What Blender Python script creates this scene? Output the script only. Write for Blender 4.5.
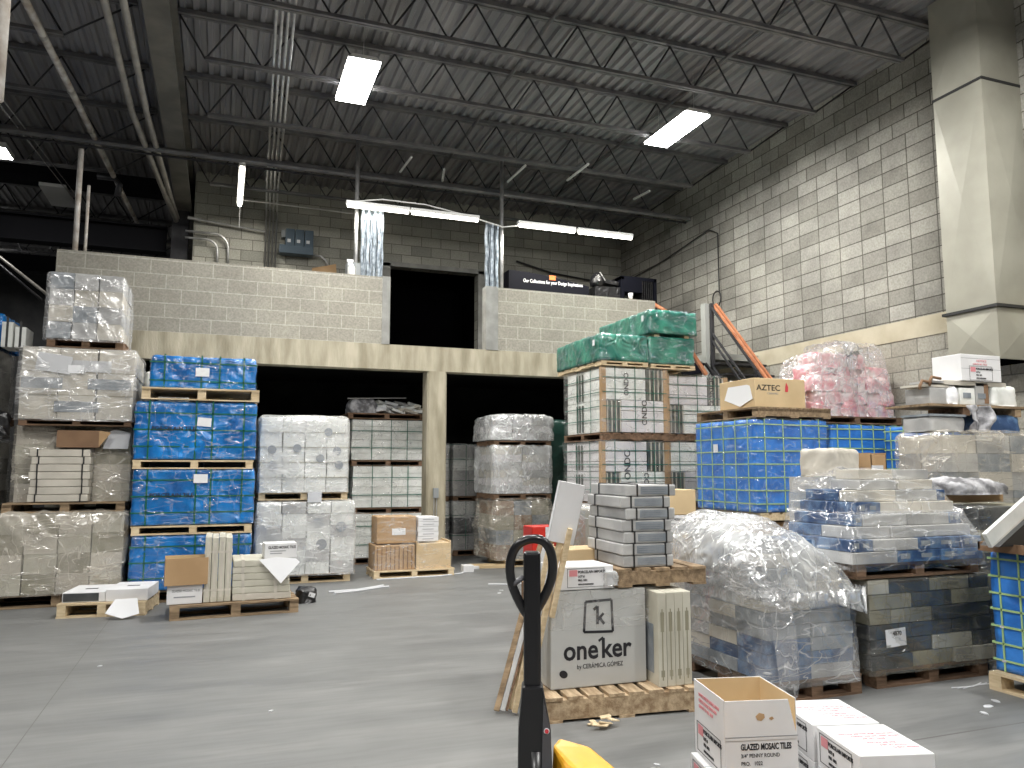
import bpy, math, random
from mathutils import Vector, Matrix, noise

for o in list(bpy.data.objects):
    bpy.data.objects.remove(o)
SC = bpy.context.scene
COL = SC.collection
R = math.radians
random.seed(11)

# ------------------------------------------------------------------ camera
cam_d = bpy.data.cameras.new('camera')
cam = bpy.data.objects.new('camera', cam_d)
COL.objects.link(cam)
cam_d.sensor_fit = 'HORIZONTAL'
cam_d.sensor_width = 36.0
cam_d.lens = 775.0 / 1024.0 * 36.0
cam_d.clip_start = 0.05
cam_d.clip_end = 200
cam.location = (0, 0, 1.5)
cam.rotation_euler = (R(90 + 6.19), 0, R(-20.5))
SC.camera = cam

# ------------------------------------------------------------------ world, exposure
w = bpy.data.worlds.new('world')
SC.world = w
w.use_nodes = True
w.node_tree.nodes['Background'].inputs[0].default_value = (0.6, 0.7, 0.85, 1)
w.node_tree.nodes['Background'].inputs[1].default_value = 0.02
SC.view_settings.view_transform = 'Standard'
SC.view_settings.look = 'None'
SC.view_settings.gamma = 1
SC.view_settings.use_curve_mapping = False
SC.view_settings.exposure = 0.28

BAY_POWER = 150.0       # watts of each high-bay fixture
STRIP_POWER = 22.0
BAY_LIGHTS = [(1.40, 9.20), (5.83, 9.0), (1.4, 4.0), (5.83, 4.0), (1.4, -1.0), (5.83, -1.0), (-3.3, -1.0), (-3.3, 4.0), (-5.2, 19.5)]  # last one: unseen lamp added to brighten the far left hall


# ------------------------------------------------------------------ helpers: objects
def finish(o, label=None, cat=None, group=None, kind=None):
    if label: o['label'] = label
    if cat: o['category'] = cat
    if group: o['group'] = group
    if kind: o['kind'] = kind
    return o


def thing(name, label, cat, loc=(0, 0, 0), rz=0.0, group=None, rot=None):
    o = bpy.data.objects.new(name, None)
    o.empty_display_size = 0.1
    COL.objects.link(o)
    o.location = loc
    o.rotation_euler = rot if rot else (0, 0, R(rz))
    return finish(o, label, cat, group)


class MB:
    def __init__(s):
        s.v = []; s.f = []; s.smooth = False

    def box(s, x0, x1, y0, y1, z0, z1, M=None):
        i = len(s.v)
        ps = [Vector(p) for p in ((x0, y0, z0), (x1, y0, z0), (x1, y1, z0), (x0, y1, z0),
                                  (x0, y0, z1), (x1, y0, z1), (x1, y1, z1), (x0, y1, z1))]
        if M is not None: ps = [M @ p for p in ps]
        s.v += [tuple(p) for p in ps]
        s.f += [(i, i+3, i+2, i+1), (i+4, i+5, i+6, i+7), (i, i+1, i+5, i+4), (i+1, i+2, i+6, i+5),
                (i+2, i+3, i+7, i+6), (i+3, i, i+4, i+7)]
        return s

    def beam(s, p, q, wd, ht, roll=0.0):
        p = Vector(p); q = Vector(q); d = q - p; L = d.length
        rm = d.to_track_quat('X', 'Z').to_matrix().to_4x4()
        M = Matrix.Translation(p) @ rm @ Matrix.Rotation(roll, 4, 'X')
        return s.box(0, L, -wd/2, wd/2, -ht/2, ht/2, M)

    def tube(s, pts, r, n=8, closed=False, cap=True):
        pts = [Vector(p) for p in pts]
        m = len(pts)
        i0 = len(s.v)
        up = Vector((0, 0, 1))
        prev = None
        for k, p in enumerate(pts):
            if closed:
                t = pts[(k+1) % m] - pts[k-1]
            else:
                t = pts[min(k+1, m-1)] - pts[max(k-1, 0)]
            t.normalize()
            if prev is None:
                a = up if abs(t.z) < 0.9 else Vector((1, 0, 0))
                x = t.cross(a).normalized()
            else:
                x = (prev - t * prev.dot(t)).normalized()
            prev = x
            y = t.cross(x)
            rr = r[k] if isinstance(r, (list, tuple)) else r
            for j in range(n):
                an = 2*math.pi*j/n
                s.v.append(tuple(p + x*math.cos(an)*rr + y*math.sin(an)*rr))
        for k in range(m if closed else m-1):
            a = i0 + k*n; b = i0 + ((k+1) % m)*n
            for j in range(n):
                s.f.append((a+j, a+(j+1) % n, b+(j+1) % n, b+j))
        if cap and not closed:
            s.f.append(tuple(i0+j for j in range(n))[::-1])
            s.f.append(tuple(i0+(m-1)*n+j for j in range(n)))
        return s

    def prism(s, poly, axis, a, b, M=None):
        """extrude a 2D polygon along an axis. poly in the other two axes (order x,y,z without axis)"""
        def P(u, v, t):
            p = {'x': (t, u, v), 'y': (u, t, v), 'z': (u, v, t)}[axis]
            p = Vector(p)
            return tuple(M @ p) if M is not None else tuple(p)
        i = len(s.v); n = len(poly)
        s.v += [P(u, v, a) for u, v in poly] + [P(u, v, b) for u, v in poly]
        s.f.append(tuple(range(i, i+n)))
        s.f.append(tuple(range(i+2*n-1, i+n-1, -1)))
        for k in range(n):
            s.f.append((i+k, i+n+k, i+n+(k+1) % n, i+(k+1) % n))
        return s

    def lathe(s, prof, n=20, M=None):
        i0 = len(s.v)
        for r, z in prof:
            for j in range(n):
                a = 2*math.pi*j/n
                p = Vector((r*math.cos(a), r*math.sin(a), z))
                s.v.append(tuple(M @ p) if M is not None else tuple(p))
        for k in range(len(prof)-1):
            for j in range(n):
                s.f.append((i0+k*n+j, i0+k*n+(j+1) % n, i0+(k+1)*n+(j+1) % n, i0+(k+1)*n+j))
        s.f.append(tuple(i0+j for j in range(n))[::-1])
        s.f.append(tuple(i0+(len(prof)-1)*n+j for j in range(n)))
        return s

    def shell(s, wd, dp, ht, n=20, amp=0.01, fr=5.0, seed=0, rnd=0.03, warp=None, fine=0.35, bottom=False):
        """film or bulging cover round a wd x dp x ht load standing on z=0, centred in x,y"""
        keys = {}
        off = Vector((seed*7.31, seed*3.17, seed*1.93))
        hx, hy = wd/2, dp/2

        def vert(a, b, c):       # a,b in [-1,1], c in [0,1]
            k = (round(a, 4), round(b, 4), round(c, 4))
            if k in keys: return keys[k]
            p = Vector((a*hx, b*hy, c*ht))
            q = Vector((max(-hx+rnd, min(hx-rnd, p.x)), max(-hy+rnd, min(hy-rnd, p.y)), min(ht-rnd, p.z)))
            d = p - q
            if d.length > 1e-6:
                nn = d.normalized(); p = q + nn*rnd
            else:
                nn = Vector((0, 0, 0))
            e = p*fr + off
            e2 = Vector((e.x*1.0+e.z*.7, e.y+e.z*.5, e.z*.45))
            r1 = 1-abs(noise.noise(e2))*2.2
            r2 = 1-abs(noise.noise(e2*2.7+Vector((5, 1, 2))))*2.2
            dd = amp*(r1*.7 + r2*fine) + amp*.8*noise.noise(p*2.0+off)
            p = p + nn*dd
            if warp: p = warp(p)
            s.v.append(tuple(p)); keys[k] = len(s.v)-1
            return keys[k]
        nx = max(4, int(n)); nz = max(3, int(n*ht/max(wd, dp))+2); ny = max(4, int(n*dp/wd))
        fx = [-1+2*i/nx for i in range(nx+1)]; fy = [-1+2*i/ny for i in range(ny+1)]; fz = [i/nz for i in range(nz+1)]
        for sy in (-1, 1):
            for i in range(nx):
                for k in range(nz):
                    q = [vert(fx[i], sy, fz[k]), vert(fx[i+1], sy, fz[k]), vert(fx[i+1], sy, fz[k+1]), vert(fx[i], sy, fz[k+1])]
                    s.f.append(tuple(q) if sy < 0 else tuple(q[::-1]))
        for sx in (-1, 1):
            for i in range(ny):
                for k in range(nz):
                    q = [vert(sx, fy[i], fz[k]), vert(sx, fy[i+1], fz[k]), vert(sx, fy[i+1], fz[k+1]), vert(sx, fy[i], fz[k+1])]
                    s.f.append(tuple(q) if sx > 0 else tuple(q[::-1]))
        for i in range(nx):
            for j in range(ny):
                s.f.append((vert(fx[i], fy[j], 1), vert(fx[i+1], fy[j], 1), vert(fx[i+1], fy[j+1], 1), vert(fx[i], fy[j+1], 1)))
                if bottom:
                    s.f.append((vert(fx[i], fy[j], 0), vert(fx[i], fy[j+1], 0), vert(fx[i+1], fy[j+1], 0), vert(fx[i+1], fy[j], 0)))
        s.smooth = True
        return s

    def mesh(s, name, mat=None):
        m = bpy.data.meshes.new(name)
        m.from_pydata(s.v, [], s.f)
        m.validate()
        m.update()
        if mat: m.materials.append(mat)
        if s.smooth:
            for p in m.polygons: p.use_smooth = True
        return m

    def build(s, name, mat, parent=None, loc=None, bevel=0, smooth=None, label=None):
        if smooth is not None: s.smooth = smooth
        return link(name, s.mesh(name, mat), parent, loc, bevel, label)


def link(name, mesh, parent=None, loc=None, bevel=0, label=None, rot=None):
    o = bpy.data.objects.new(name, mesh)
    COL.objects.link(o)
    if parent is not None: o.parent = parent
    if loc is not None: o.location = loc
    if rot is not None: o.rotation_euler = rot
    if bevel:
        b = o.modifiers.new('bevel', 'BEVEL'); b.width = bevel; b.segments = 2; b.limit_method = 'ANGLE'
    if label: o['label'] = label
    return o


CACHE = {}


def cached(key, fn):
    if key not in CACHE: CACHE[key] = fn()
    return CACHE[key]


def struct(name, mb, mat, **k):
    o = mb.build(name, mat, **k)
    o['kind'] = 'structure'
    return o


FONT = bpy.data.fonts.load('<builtin>') if False else None


def text(body, size, mat, parent, loc, face='front', extrude=0.0008, squeeze=1.0, name='printed_lettering', bold=0.0, rz=0.0, align='LEFT', label=None):
    c = bpy.data.curves.new(name, 'FONT')
    c.body = body; c.size = size; c.extrude = extrude; c.align_x = align; c.offset = bold
    c.resolution_u = 3
    t = bpy.data.objects.new(name, c)
    COL.objects.link(t)
    bpy.context.view_layer.update()
    dg = bpy.context.evaluated_depsgraph_get()
    m = bpy.data.meshes.new_from_object(t.evaluated_get(dg))
    bpy.data.objects.remove(t)
    bpy.data.curves.remove(c)
    m.name = name
    m.materials.clear(); m.materials.append(mat)
    M = Matrix.Rotation(R(rz), 4, 'Z') @ Matrix.Diagonal((squeeze, 1, 1, 1))
    if face == 'front': M = Matrix.Rotation(R(90), 4, 'X') @ M
    elif face == 'left': M = Matrix.Rotation(R(-90), 4, 'Z') @ Matrix.Rotation(R(90), 4, 'X') @ M
    m.transform(M)
    return link(name, m, parent, loc, label=label)


# ------------------------------------------------------------------ helpers: materials
def newmat(name):
    m = bpy.data.materials.new(name); m.use_nodes = True
    nt = m.node_tree
    b = nt.nodes['Principled BSDF']
    return m, nt, b


def N(nt, kind, **k):
    n = nt.nodes.new(kind)
    for a, v in k.items():
        if a.startswith('i_'):
            key = a[2:]
            key = int(key) if key.isdigit() else key.replace('_', ' ')
            n.inputs[key].default_value = v
        else:
            setattr(n, a, v)
    return n


def ramp(nt, fac, stops):
    r = nt.nodes.new('ShaderNodeValToRGB')
    el = r.color_ramp.elements
    while len(el) < len(stops): el.new(0.5)
    for e, (p, c) in zip(el, stops):
        e.position = p; e.color = c if len(c) == 4 else (*c, 1)
    nt.links.new(fac, r.inputs[0])
    return r


def noisy(name, c1, c2, scale=4.0, rough=0.7, bump=0.15, stretch=(1, 1, 1), metal=0.0, detail=5, bscale=None, spec=0.4, lo=0.35, hi=0.65, coat=0.0, rvar=True):
    m, nt, b = newmat(name)
    tc = N(nt, 'ShaderNodeTexCoord')
    mp = N(nt, 'ShaderNodeMapping'); mp.inputs['Scale'].default_value = stretch
    oi = N(nt, 'ShaderNodeObjectInfo')
    nt.links.new(tc.outputs['Object'], mp.inputs['Vector'])
    sh = N(nt, 'ShaderNodeVectorMath', operation='ADD')
    rn = N(nt, 'ShaderNodeMath', operation='MULTIPLY'); rn.inputs[1].default_value = 40 if rvar else 0
    nt.links.new(oi.outputs['Random'], rn.inputs[0])
    nt.links.new(mp.outputs[0], sh.inputs[0]); nt.links.new(rn.outputs[0], sh.inputs[1])
    n = N(nt, 'ShaderNodeTexNoise'); n.inputs['Scale'].default_value = scale; n.inputs['Detail'].default_value = detail
    nt.links.new(sh.outputs[0], n.inputs['Vector'])
    r = ramp(nt, n.outputs['Fac'], [(lo, c1), (hi, c2)])
    nt.links.new(r.outputs[0], b.inputs['Base Color'])
    b.inputs['Roughness'].default_value = rough
    b.inputs['Metallic'].default_value = metal
    b.inputs['Specular IOR Level'].default_value = spec
    b.inputs['Coat Weight'].default_value = coat
    if bump:
        n2 = N(nt, 'ShaderNodeTexNoise'); n2.inputs['Scale'].default_value = bscale or scale*3; n2.inputs['Detail'].default_value = 4
        nt.links.new(sh.outputs[0], n2.inputs['Vector'])
        bp = N(nt, 'ShaderNodeBump'); bp.inputs['Strength'].default_value = bump; bp.inputs['Distance'].default_value = 0.02
        nt.links.new(n2.outputs['Fac'], bp.inputs['Height'])
        nt.links.new(bp.outputs[0], b.inputs['Normal'])
    return m


def plain(name, c, rough=0.5, metal=0.0, spec=0.4):
    m, nt, b = newmat(name)
    b.inputs['Base Color'].default_value = (*c, 1)
    b.inputs['Roughness'].default_value = rough
    b.inputs['Metallic'].default_value = metal
    b.inputs['Specular IOR Level'].default_value = spec
    return m


def emit(name, c, s):
    m, nt, b = newmat(name)
    b.inputs['Base Color'].default_value = (0.8, 0.8, 0.8, 1)
    b.inputs['Emission Color'].default_value = (*c, 1)
    b.inputs['Emission Strength'].default_value = s
    return m


def block_mat(name, c1, c2, mortar, axis, offset=0.5, bw=0.4, bh=0.2, ms=0.006, z0=0.0, stain=0.3, bias=0.0, upper=None, xoff=0.0, bump=0.5):
    """concrete masonry; axis 'x' or 'y' is the horizontal run. upper=(z, offset2): another bond above z"""
    m, nt, b = newmat(name)
    L = nt.links
    tc = N(nt, 'ShaderNodeTexCoord'); sp = N(nt, 'ShaderNodeSeparateXYZ')
    L.new(tc.outputs['Object'], sp.inputs[0])
    cb = N(nt, 'ShaderNodeCombineXYZ')
    zz = N(nt, 'ShaderNodeMath', operation='SUBTRACT'); zz.inputs[1].default_value = z0
    L.new(sp.outputs[2], zz.inputs[0])
    xx = N(nt, 'ShaderNodeMath', operation='ADD'); xx.inputs[1].default_value = xoff + 40*bw
    L.new(sp.outputs[0 if axis == 'x' else 1], xx.inputs[0])
    L.new(xx.outputs[0], cb.inputs[0]); L.new(zz.outputs[0], cb.inputs[1])

    def brick(off):
        br = N(nt, 'ShaderNodeTexBrick'); br.offset = off; br.offset_frequency = 2; br.squash = 1
        br.inputs['Color1'].default_value = (*c1, 1); br.inputs['Color2'].default_value = (*c2, 1)
        br.inputs['Mortar'].default_value = (*mortar, 1)
        br.inputs['Scale'].default_value = 1; br.inputs['Mortar Size'].default_value = ms
        br.inputs['Mortar Smooth'].default_value = 0.3; br.inputs['Bias'].default_value = bias
        br.inputs['Brick Width'].default_value = bw; br.inputs['Row Height'].default_value = bh
        L.new(cb.outputs[0], br.inputs['Vector'])
        return br
    b1 = brick(offset)
    col, fac = b1.outputs['Color'], b1.outputs['Fac']
    if upper:
        b2 = brick(upper[1])
        gt = N(nt, 'ShaderNodeMath', operation='GREATER_THAN'); gt.inputs[1].default_value = upper[0]
        L.new(sp.outputs[2], gt.inputs[0])
        mx = N(nt, 'ShaderNodeMix', data_type='RGBA'); L.new(gt.outputs[0], mx.inputs['Factor'])
        L.new(col, mx.inputs[6]); L.new(b2.outputs['Color'], mx.inputs[7])
        mf = N(nt, 'ShaderNodeMix', data_type='FLOAT'); L.new(gt.outputs[0], mf.inputs['Factor'])
        L.new(fac, mf.inputs[2]); L.new(b2.outputs['Fac'], mf.inputs[3])
        col, fac = mx.outputs[2], mf.outputs[0]
    n1 = N(nt, 'ShaderNodeTexNoise'); n1.inputs['Scale'].default_value = 1.2; n1.inputs['Detail'].default_value = 7; n1.inputs['Roughness'].default_value = .65
    L.new(tc.outputs['Object'], n1.inputs['Vector'])
    r1 = ramp(nt, n1.outputs['Fac'], [(0.3, (1-stain,)*3), (0.7, (1.0, 1.0, 0.98))])
    n2 = N(nt, 'ShaderNodeTexNoise'); n2.inputs['Scale'].default_value = 45; n2.inputs['Detail'].default_value = 3
    L.new(tc.outputs['Object'], n2.inputs['Vector'])
    r2 = ramp(nt, n2.outputs['Fac'], [(0.3, (.78,)*3), (0.65, (1.05,)*3)])
    m1 = N(nt, 'ShaderNodeMix', data_type='RGBA', blend_type='MULTIPLY'); m1.inputs[0].default_value = 1
    m2 = N(nt, 'ShaderNodeMix', data_type='RGBA', blend_type='MULTIPLY'); m2.inputs[0].default_value = 1
    L.new(col, m1.inputs[6]); L.new(r1.outputs[0], m1.inputs[7])
    L.new(m1.outputs[2], m2.inputs[6]); L.new(r2.outputs[0], m2.inputs[7])
    L.new(m2.outputs[2], b.inputs['Base Color'])
    b.inputs['Roughness'].default_value = .92; b.inputs['Specular IOR Level'].default_value = .15
    inv = N(nt, 'ShaderNodeMath', operation='SUBTRACT'); inv.inputs[0].default_value = 1.0; L.new(fac, inv.inputs[1])
    ad = N(nt, 'ShaderNodeMath', operation='MULTIPLY_ADD'); ad.inputs[1].default_value = .35
    L.new(n2.outputs['Fac'], ad.inputs[0]); L.new(inv.outputs[0], ad.inputs[2])
    bp = N(nt, 'ShaderNodeBump'); bp.inputs['Strength'].default_value = bump; bp.inputs['Distance'].default_value = .008
    L.new(ad.outputs[0], bp.inputs['Height']); L.new(bp.outputs[0], b.inputs['Normal'])
    return m


def crease_field(nt, vec, specs):
    """sum of thin folded lines; specs: (scale, stretch, rotation, half width, amount)"""
    L = nt.links; acc = None
    for k, (sc, st, ro, hw, am) in enumerate(specs):
        mp = N(nt, 'ShaderNodeMapping'); mp.inputs['Scale'].default_value = st; mp.inputs['Rotation'].default_value = [R(a) for a in ro]
        mp.inputs['Location'].default_value = (k*3.1, k*1.7, k*2.3)
        L.new(vec, mp.inputs[0])
        n = N(nt, 'ShaderNodeTexNoise'); n.inputs['Scale'].default_value = sc; n.inputs['Detail'].default_value = 2.5; n.inputs['Distortion'].default_value = .3
        L.new(mp.outputs[0], n.inputs['Vector'])
        a = N(nt, 'ShaderNodeMath', operation='SUBTRACT'); a.inputs[1].default_value = .5; L.new(n.outputs['Fac'], a.inputs[0])
        b_ = N(nt, 'ShaderNodeMath', operation='ABSOLUTE'); L.new(a.outputs[0], b_.inputs[0])
        m_ = N(nt, 'ShaderNodeMapRange'); m_.inputs['From Min'].default_value = 0; m_.inputs['From Max'].default_value = hw
        m_.inputs['To Min'].default_value = am; m_.inputs['To Max'].default_value = 0
        L.new(b_.outputs[0], m_.inputs['Value'])
        if acc is None: acc = m_.outputs[0]
        else:
            ad = N(nt, 'ShaderNodeMath', operation='ADD'); L.new(acc, ad.inputs[0]); L.new(m_.outputs[0], ad.inputs[1]); acc = ad.outputs[0]
    return acc


def obj_vec(nt):
    L = nt.links
    tc = N(nt, 'ShaderNodeTexCoord'); oi = N(nt, 'ShaderNodeObjectInfo'); rn = N(nt, 'ShaderNodeMath', operation='MULTIPLY'); rn.inputs[1].default_value = 30
    L.new(oi.outputs['Random'], rn.inputs[0])
    sh = N(nt, 'ShaderNodeVectorMath', operation='ADD')
    L.new(tc.outputs['Object'], sh.inputs[0]); L.new(rn.outputs[0], sh.inputs[1])
    return sh.outputs[0]


HORIZ = [(1.3, (1, 1, 5), (0, 10, 0), .012, .5), (1.6, (1, 1, 3.5), (14, -26, 0), .010, .55), (1.8, (3, 3, 1), (20, 34, 0), .010, .4)]
CRUMPLE = [(2.2, (1, 1, 1.4), (0, 25, 0), .016, .6), (4.5, (1, 1, 1), (30, 0, 20), .022, .4), (2.0, (3.2, 3.2, .8), (10, 35, 0), .014, .6)]


def film_mat(name, tint=(0.85, 0.86, 0.86), base=0.12, haze=.25, lines=1.0, specs=HORIZ, rough=0.2, bump=0.6, gloss=.10):
    """stretch wrap: clear film, milky along its folds"""
    m, nt, b = newmat(name)
    L = nt.links
    out = nt.nodes['Material Output']
    v = obj_vec(nt)
    cf = crease_field(nt, v, specs)
    n3 = N(nt, 'ShaderNodeTexNoise'); n3.inputs['Scale'].default_value = 2.6; n3.inputs['Detail'].default_value = 4
    L.new(v, n3.inputs['Vector'])
    mr = N(nt, 'ShaderNodeMapRange'); mr.inputs['From Min'].default_value = .42; mr.inputs['From Max'].default_value = .68
    mr.inputs['To Min'].default_value = base; mr.inputs['To Max'].default_value = base+haze
    L.new(n3.outputs['Fac'], mr.inputs['Value'])
    ad = N(nt, 'ShaderNodeMath', operation='MULTIPLY_ADD'); ad.inputs[1].default_value = lines; ad.use_clamp = True
    L.new(cf, ad.inputs[0]); L.new(mr.outputs[0], ad.inputs[2])
    b.inputs['Base Color'].default_value = (*tint, 1)
    b.inputs['Roughness'].default_value = rough; b.inputs['Specular IOR Level'].default_value = .8
    bp = N(nt, 'ShaderNodeBump'); bp.inputs['Strength'].default_value = bump; bp.inputs['Distance'].default_value = .03
    hh = N(nt, 'ShaderNodeMath', operation='MULTIPLY_ADD'); hh.inputs[1].default_value = .6
    L.new(cf, hh.inputs[0]); L.new(n3.outputs['Fac'], hh.inputs[2])
    L.new(hh.outputs[0], bp.inputs['Height']); L.new(bp.outputs[0], b.inputs['Normal'])
    tr = N(nt, 'ShaderNodeBsdfTransparent')
    mx = N(nt, 'ShaderNodeMixShader')
    L.new(ad.outputs[0], mx.inputs[0]); L.new(tr.outputs[0], mx.inputs[1]); L.new(b.outputs[0], mx.inputs[2])
    gl = N(nt, 'ShaderNodeBsdfGlossy'); gl.inputs['Roughness'].default_value = .16; gl.inputs['Color'].default_value = (1, 1, 1, 1)
    L.new(bp.outputs[0], gl.inputs['Normal'])
    mx2 = N(nt, 'ShaderNodeMixShader'); mx2.inputs[0].default_value = gloss
    L.new(mx.outputs[0], mx2.inputs[1]); L.new(gl.outputs[0], mx2.inputs[2])
    L.new(mx2.outputs[0], out.inputs['Surface'])
    return m


def wrap_mat(name, c1, c2, scale=5.0, rough=0.28, bump=0.7, stretch=(1, 1, 1), pleat=0.0):
    """opaque glossy plastic sheet with creases"""
    m, nt, b = newmat(name)
    L = nt.links
    tc = N(nt, 'ShaderNodeTexCoord'); mp = N(nt, 'ShaderNodeMapping'); mp.inputs['Scale'].default_value = stretch
    mp.inputs['Rotation'].default_value = (0.3, 0.3, 0.3)
    oi = N(nt, 'ShaderNodeObjectInfo'); rn = N(nt, 'ShaderNodeMath', operation='MULTIPLY'); rn.inputs[1].default_value = 30
    L.new(oi.outputs['Random'], rn.inputs[0])
    sh = N(nt, 'ShaderNodeVectorMath', operation='ADD')
    L.new(tc.outputs['Object'], mp.inputs[0]); L.new(mp.outputs[0], sh.inputs[0]); L.new(rn.outputs[0], sh.inputs[1])
    n = N(nt, 'ShaderNodeTexNoise', noise_type='RIDGED_MULTIFRACTAL'); n.inputs['Scale'].default_value = scale; n.inputs['Detail'].default_value = 3
    n.inputs['Distortion'].default_value = .8
    L.new(sh.outputs[0], n.inputs['Vector'])
    n3 = N(nt, 'ShaderNodeTexNoise'); n3.inputs['Scale'].default_value = scale*.8; n3.inputs['Detail'].default_value = 3
    L.new(sh.outputs[0], n3.inputs['Vector'])
    r = ramp(nt, n3.outputs['Fac'], [(.35, c1), (.65, c2)])
    L.new(r.outputs[0], b.inputs['Base Color'])
    b.inputs['Roughness'].default_value = rough; b.inputs['Specular IOR Level'].default_value = .8
    bp = N(nt, 'ShaderNodeBump'); bp.inputs['Strength'].default_value = bump; bp.inputs['Distance'].default_value = .05
    L.new(n.outputs['Fac'], bp.inputs['Height']); L.new(bp.outputs[0], b.inputs['Normal'])
    return m


M = {}
M['cmu_right'] = block_mat('cmu_right', (.33, .32, .285), (.50, .485, .44), (.15, .14, .12), 'y', 0.0, upper=(5.59, 0.5), z0=3.39, stain=.42, ms=.008, bump=.7)
M['cmu_right_low'] = block_mat('cmu_right_low', (.37, .35, .30), (.47, .45, .39), (.24, .23, .2), 'y', 0.5, z0=3.12, stain=.2, ms=.008, bump=.6)
M['cmu_front'] = block_mat('cmu_front', (.37, .35, .30), (.41, .39, .335), (.54, .52, .455), 'x', 0.5, z0=3.36, stain=.22, ms=.008, bump=.25)
M['cmu_back'] = block_mat('cmu_back', (.36, .36, .32), (.54, .53, .47), (.20, .19, .17), 'x', 0.5, z0=3.3, stain=.3, ms=.007)
M['concrete_beam'] = noisy('concrete_beam', (.29, .26, .185), (.50, .455, .35), 3.5, .9, .3, (1.6, 1, .35), bscale=30)
M['concrete_band'] = noisy('concrete_band', (.44, .39, .28), (.55, .50, .38), 3, .9, .2, bscale=30)
M['patch'] = noisy('patch', (.24, .24, .225), (.34, .34, .32), 5, .9, .1)
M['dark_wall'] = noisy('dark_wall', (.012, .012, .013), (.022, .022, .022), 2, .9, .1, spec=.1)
M['black_steel'] = plain('black_steel', (.014, .014, .017), .8, 0, .1)
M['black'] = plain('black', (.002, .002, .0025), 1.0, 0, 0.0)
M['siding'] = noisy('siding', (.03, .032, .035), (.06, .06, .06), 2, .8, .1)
M['deck'] = noisy('deck', (.20, .20, .21), (.33, .32, .32), 1.5, .55, .1, (3, .4, 1), metal=.1)
M['joist'] = noisy('joist', (.13, .13, .14), (.22, .215, .21), 4, .5, .05, metal=.25)
M['dark_steel'] = noisy('dark_steel', (.03, .03, .035), (.06, .06, .065), 4, .45, .05, metal=.3)
M['girder'] = noisy('girder', (.13, .125, .11), (.20, .19, .165), 3, .6, .05, metal=.1)
M['galv'] = noisy('galv', (.14, .17, .20), (.40, .45, .50), 14, .5, .05, metal=.6)
M['conduit'] = noisy('conduit', (.48, .48, .48), (.62, .62, .61), 9, .35, .02, metal=.8)
M['pipe'] = noisy('pipe', (.33, .31, .28), (.46, .44, .40), 5, .5, .05, metal=.2)
M['pipe_white'] = noisy('pipe_white', (.42, .36, .30), (.74, .72, .68), 6, .6, .1)
M['duct'] = noisy('duct', (.33, .32, .265), (.41, .40, .335), 1.8, .45, .05, metal=.15, bscale=4)
M['duct_seam'] = plain('duct_seam', (.03, .03, .03), .6)
M['elec'] = plain('elec', (.06, .09, .12), .5)
M['elec_grey'] = plain('elec_grey', (.25, .27, .28), .5)
M['wood'] = noisy('wood', (.30, .205, .12), (.56, .43, .28), 3, .8, .3, (1.5, 9, 9), bscale=14)
M['wood_pale'] = noisy('wood_pale', (.55, .42, .25), (.78, .64, .43), 3, .75, .2, (1.5, 9, 9), bscale=14)
M['wood_old'] = noisy('wood_old', (.20, .14, .085), (.40, .29, .18), 3, .85, .35, (1.5, 9, 9), bscale=14)
M['wood_dark'] = noisy('wood_dark', (.12, .075, .045), (.26, .16, .10), 3, .85, .35, (1.5, 9, 9), bscale=14)
M['kraft'] = noisy('kraft', (.42, .27, .14), (.50, .33, .18), 3, .8, .05)
M['kraft_light'] = noisy('kraft_light', (.60, .45, .26), (.68, .52, .31), 3, .8, .05)
M['kraft_dark'] = noisy('kraft_dark', (.20, .12, .07), (.28, .17, .10), 3, .85, .05)
M['white_card'] = noisy('white_card', (.72, .72, .73), (.82, .82, .83), 3, .7, .03)
M['grey_card'] = noisy('grey_card', (.50, .51, .50), (.56, .57, .56), 2, .65, .03)
M['cream_card'] = noisy('cream_card', (.50, .47, .41), (.66, .62, .54), 3, .75, .1)
M['beige_card'] = noisy('beige_card', (.48, .46, .38), (.62, .60, .51), 3, .75, .1)
M['white_slab'] = noisy('white_slab', (.70, .72, .69), (.88, .89, .86), 5, .6, .15)
M['grey_slab'] = noisy('grey_slab', (.36, .36, .36), (.52, .52, .51), 4, .6, .2)
M['mauve_slab'] = noisy('mauve_slab', (.66, .64, .66), (.80, .78, .79), 4, .6, .1)
M['blue_card'] = noisy('blue_card', (.03, .07, .17), (.10, .19, .34), 9, .55, .1, lo=.45, hi=.6)
M['olive_card'] = noisy('olive_card', (.25, .235, .17), (.38, .36, .27), 4, .7, .1)
M['dark_card'] = noisy('dark_card', (.035, .04, .045), (.08, .085, .09), 6, .6, .1)
M['steel_card'] = noisy('steel_card', (.20, .23, .26), (.32, .35, .38), 7, .6, .1)
M['tile_edge'] = noisy('tile_edge', (.05, .06, .05), (.11, .12, .10), 8, .4, .1)
M['paper'] = plain('paper', (.85, .86, .88), .6)
M['paper_grey'] = plain('paper_grey', (.60, .61, .63), .6)
M['print_grey'] = plain('print_grey', (.30, .31, .33), .7)
M['print_black'] = plain('print_black', (.02, .02, .025), .6)
M['print_red'] = plain('print_red', (.65, .06, .08), .6)
M['print_pink'] = plain('print_pink', (.75, .30, .33), .6)
M['print_olive'] = plain('print_olive', (.30, .28, .20), .7)
M['blue_wrap'] = wrap_mat('blue_wrap', (.003, .12, .42), (.008, .23, .66), 5, .25, .8, (1, 1, .8))
M['blue_tile'] = wrap_mat('blue_tile', (.02, .15, .55), (.05, .26, .78), 5, .35, .5, (1, 1, 1))
M['green_wrap'] = wrap_mat('green_wrap', (.006, .12, .10), (.04, .29, .20), 5, .28, .9, (1, 1, 1))
M['dark_green'] = wrap_mat('dark_green', (.004, .03, .022), (.01, .06, .045), 5, .35, .6)
M['green_strap'] = plain('green_strap', (.005, .14, .09), .4)
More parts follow.
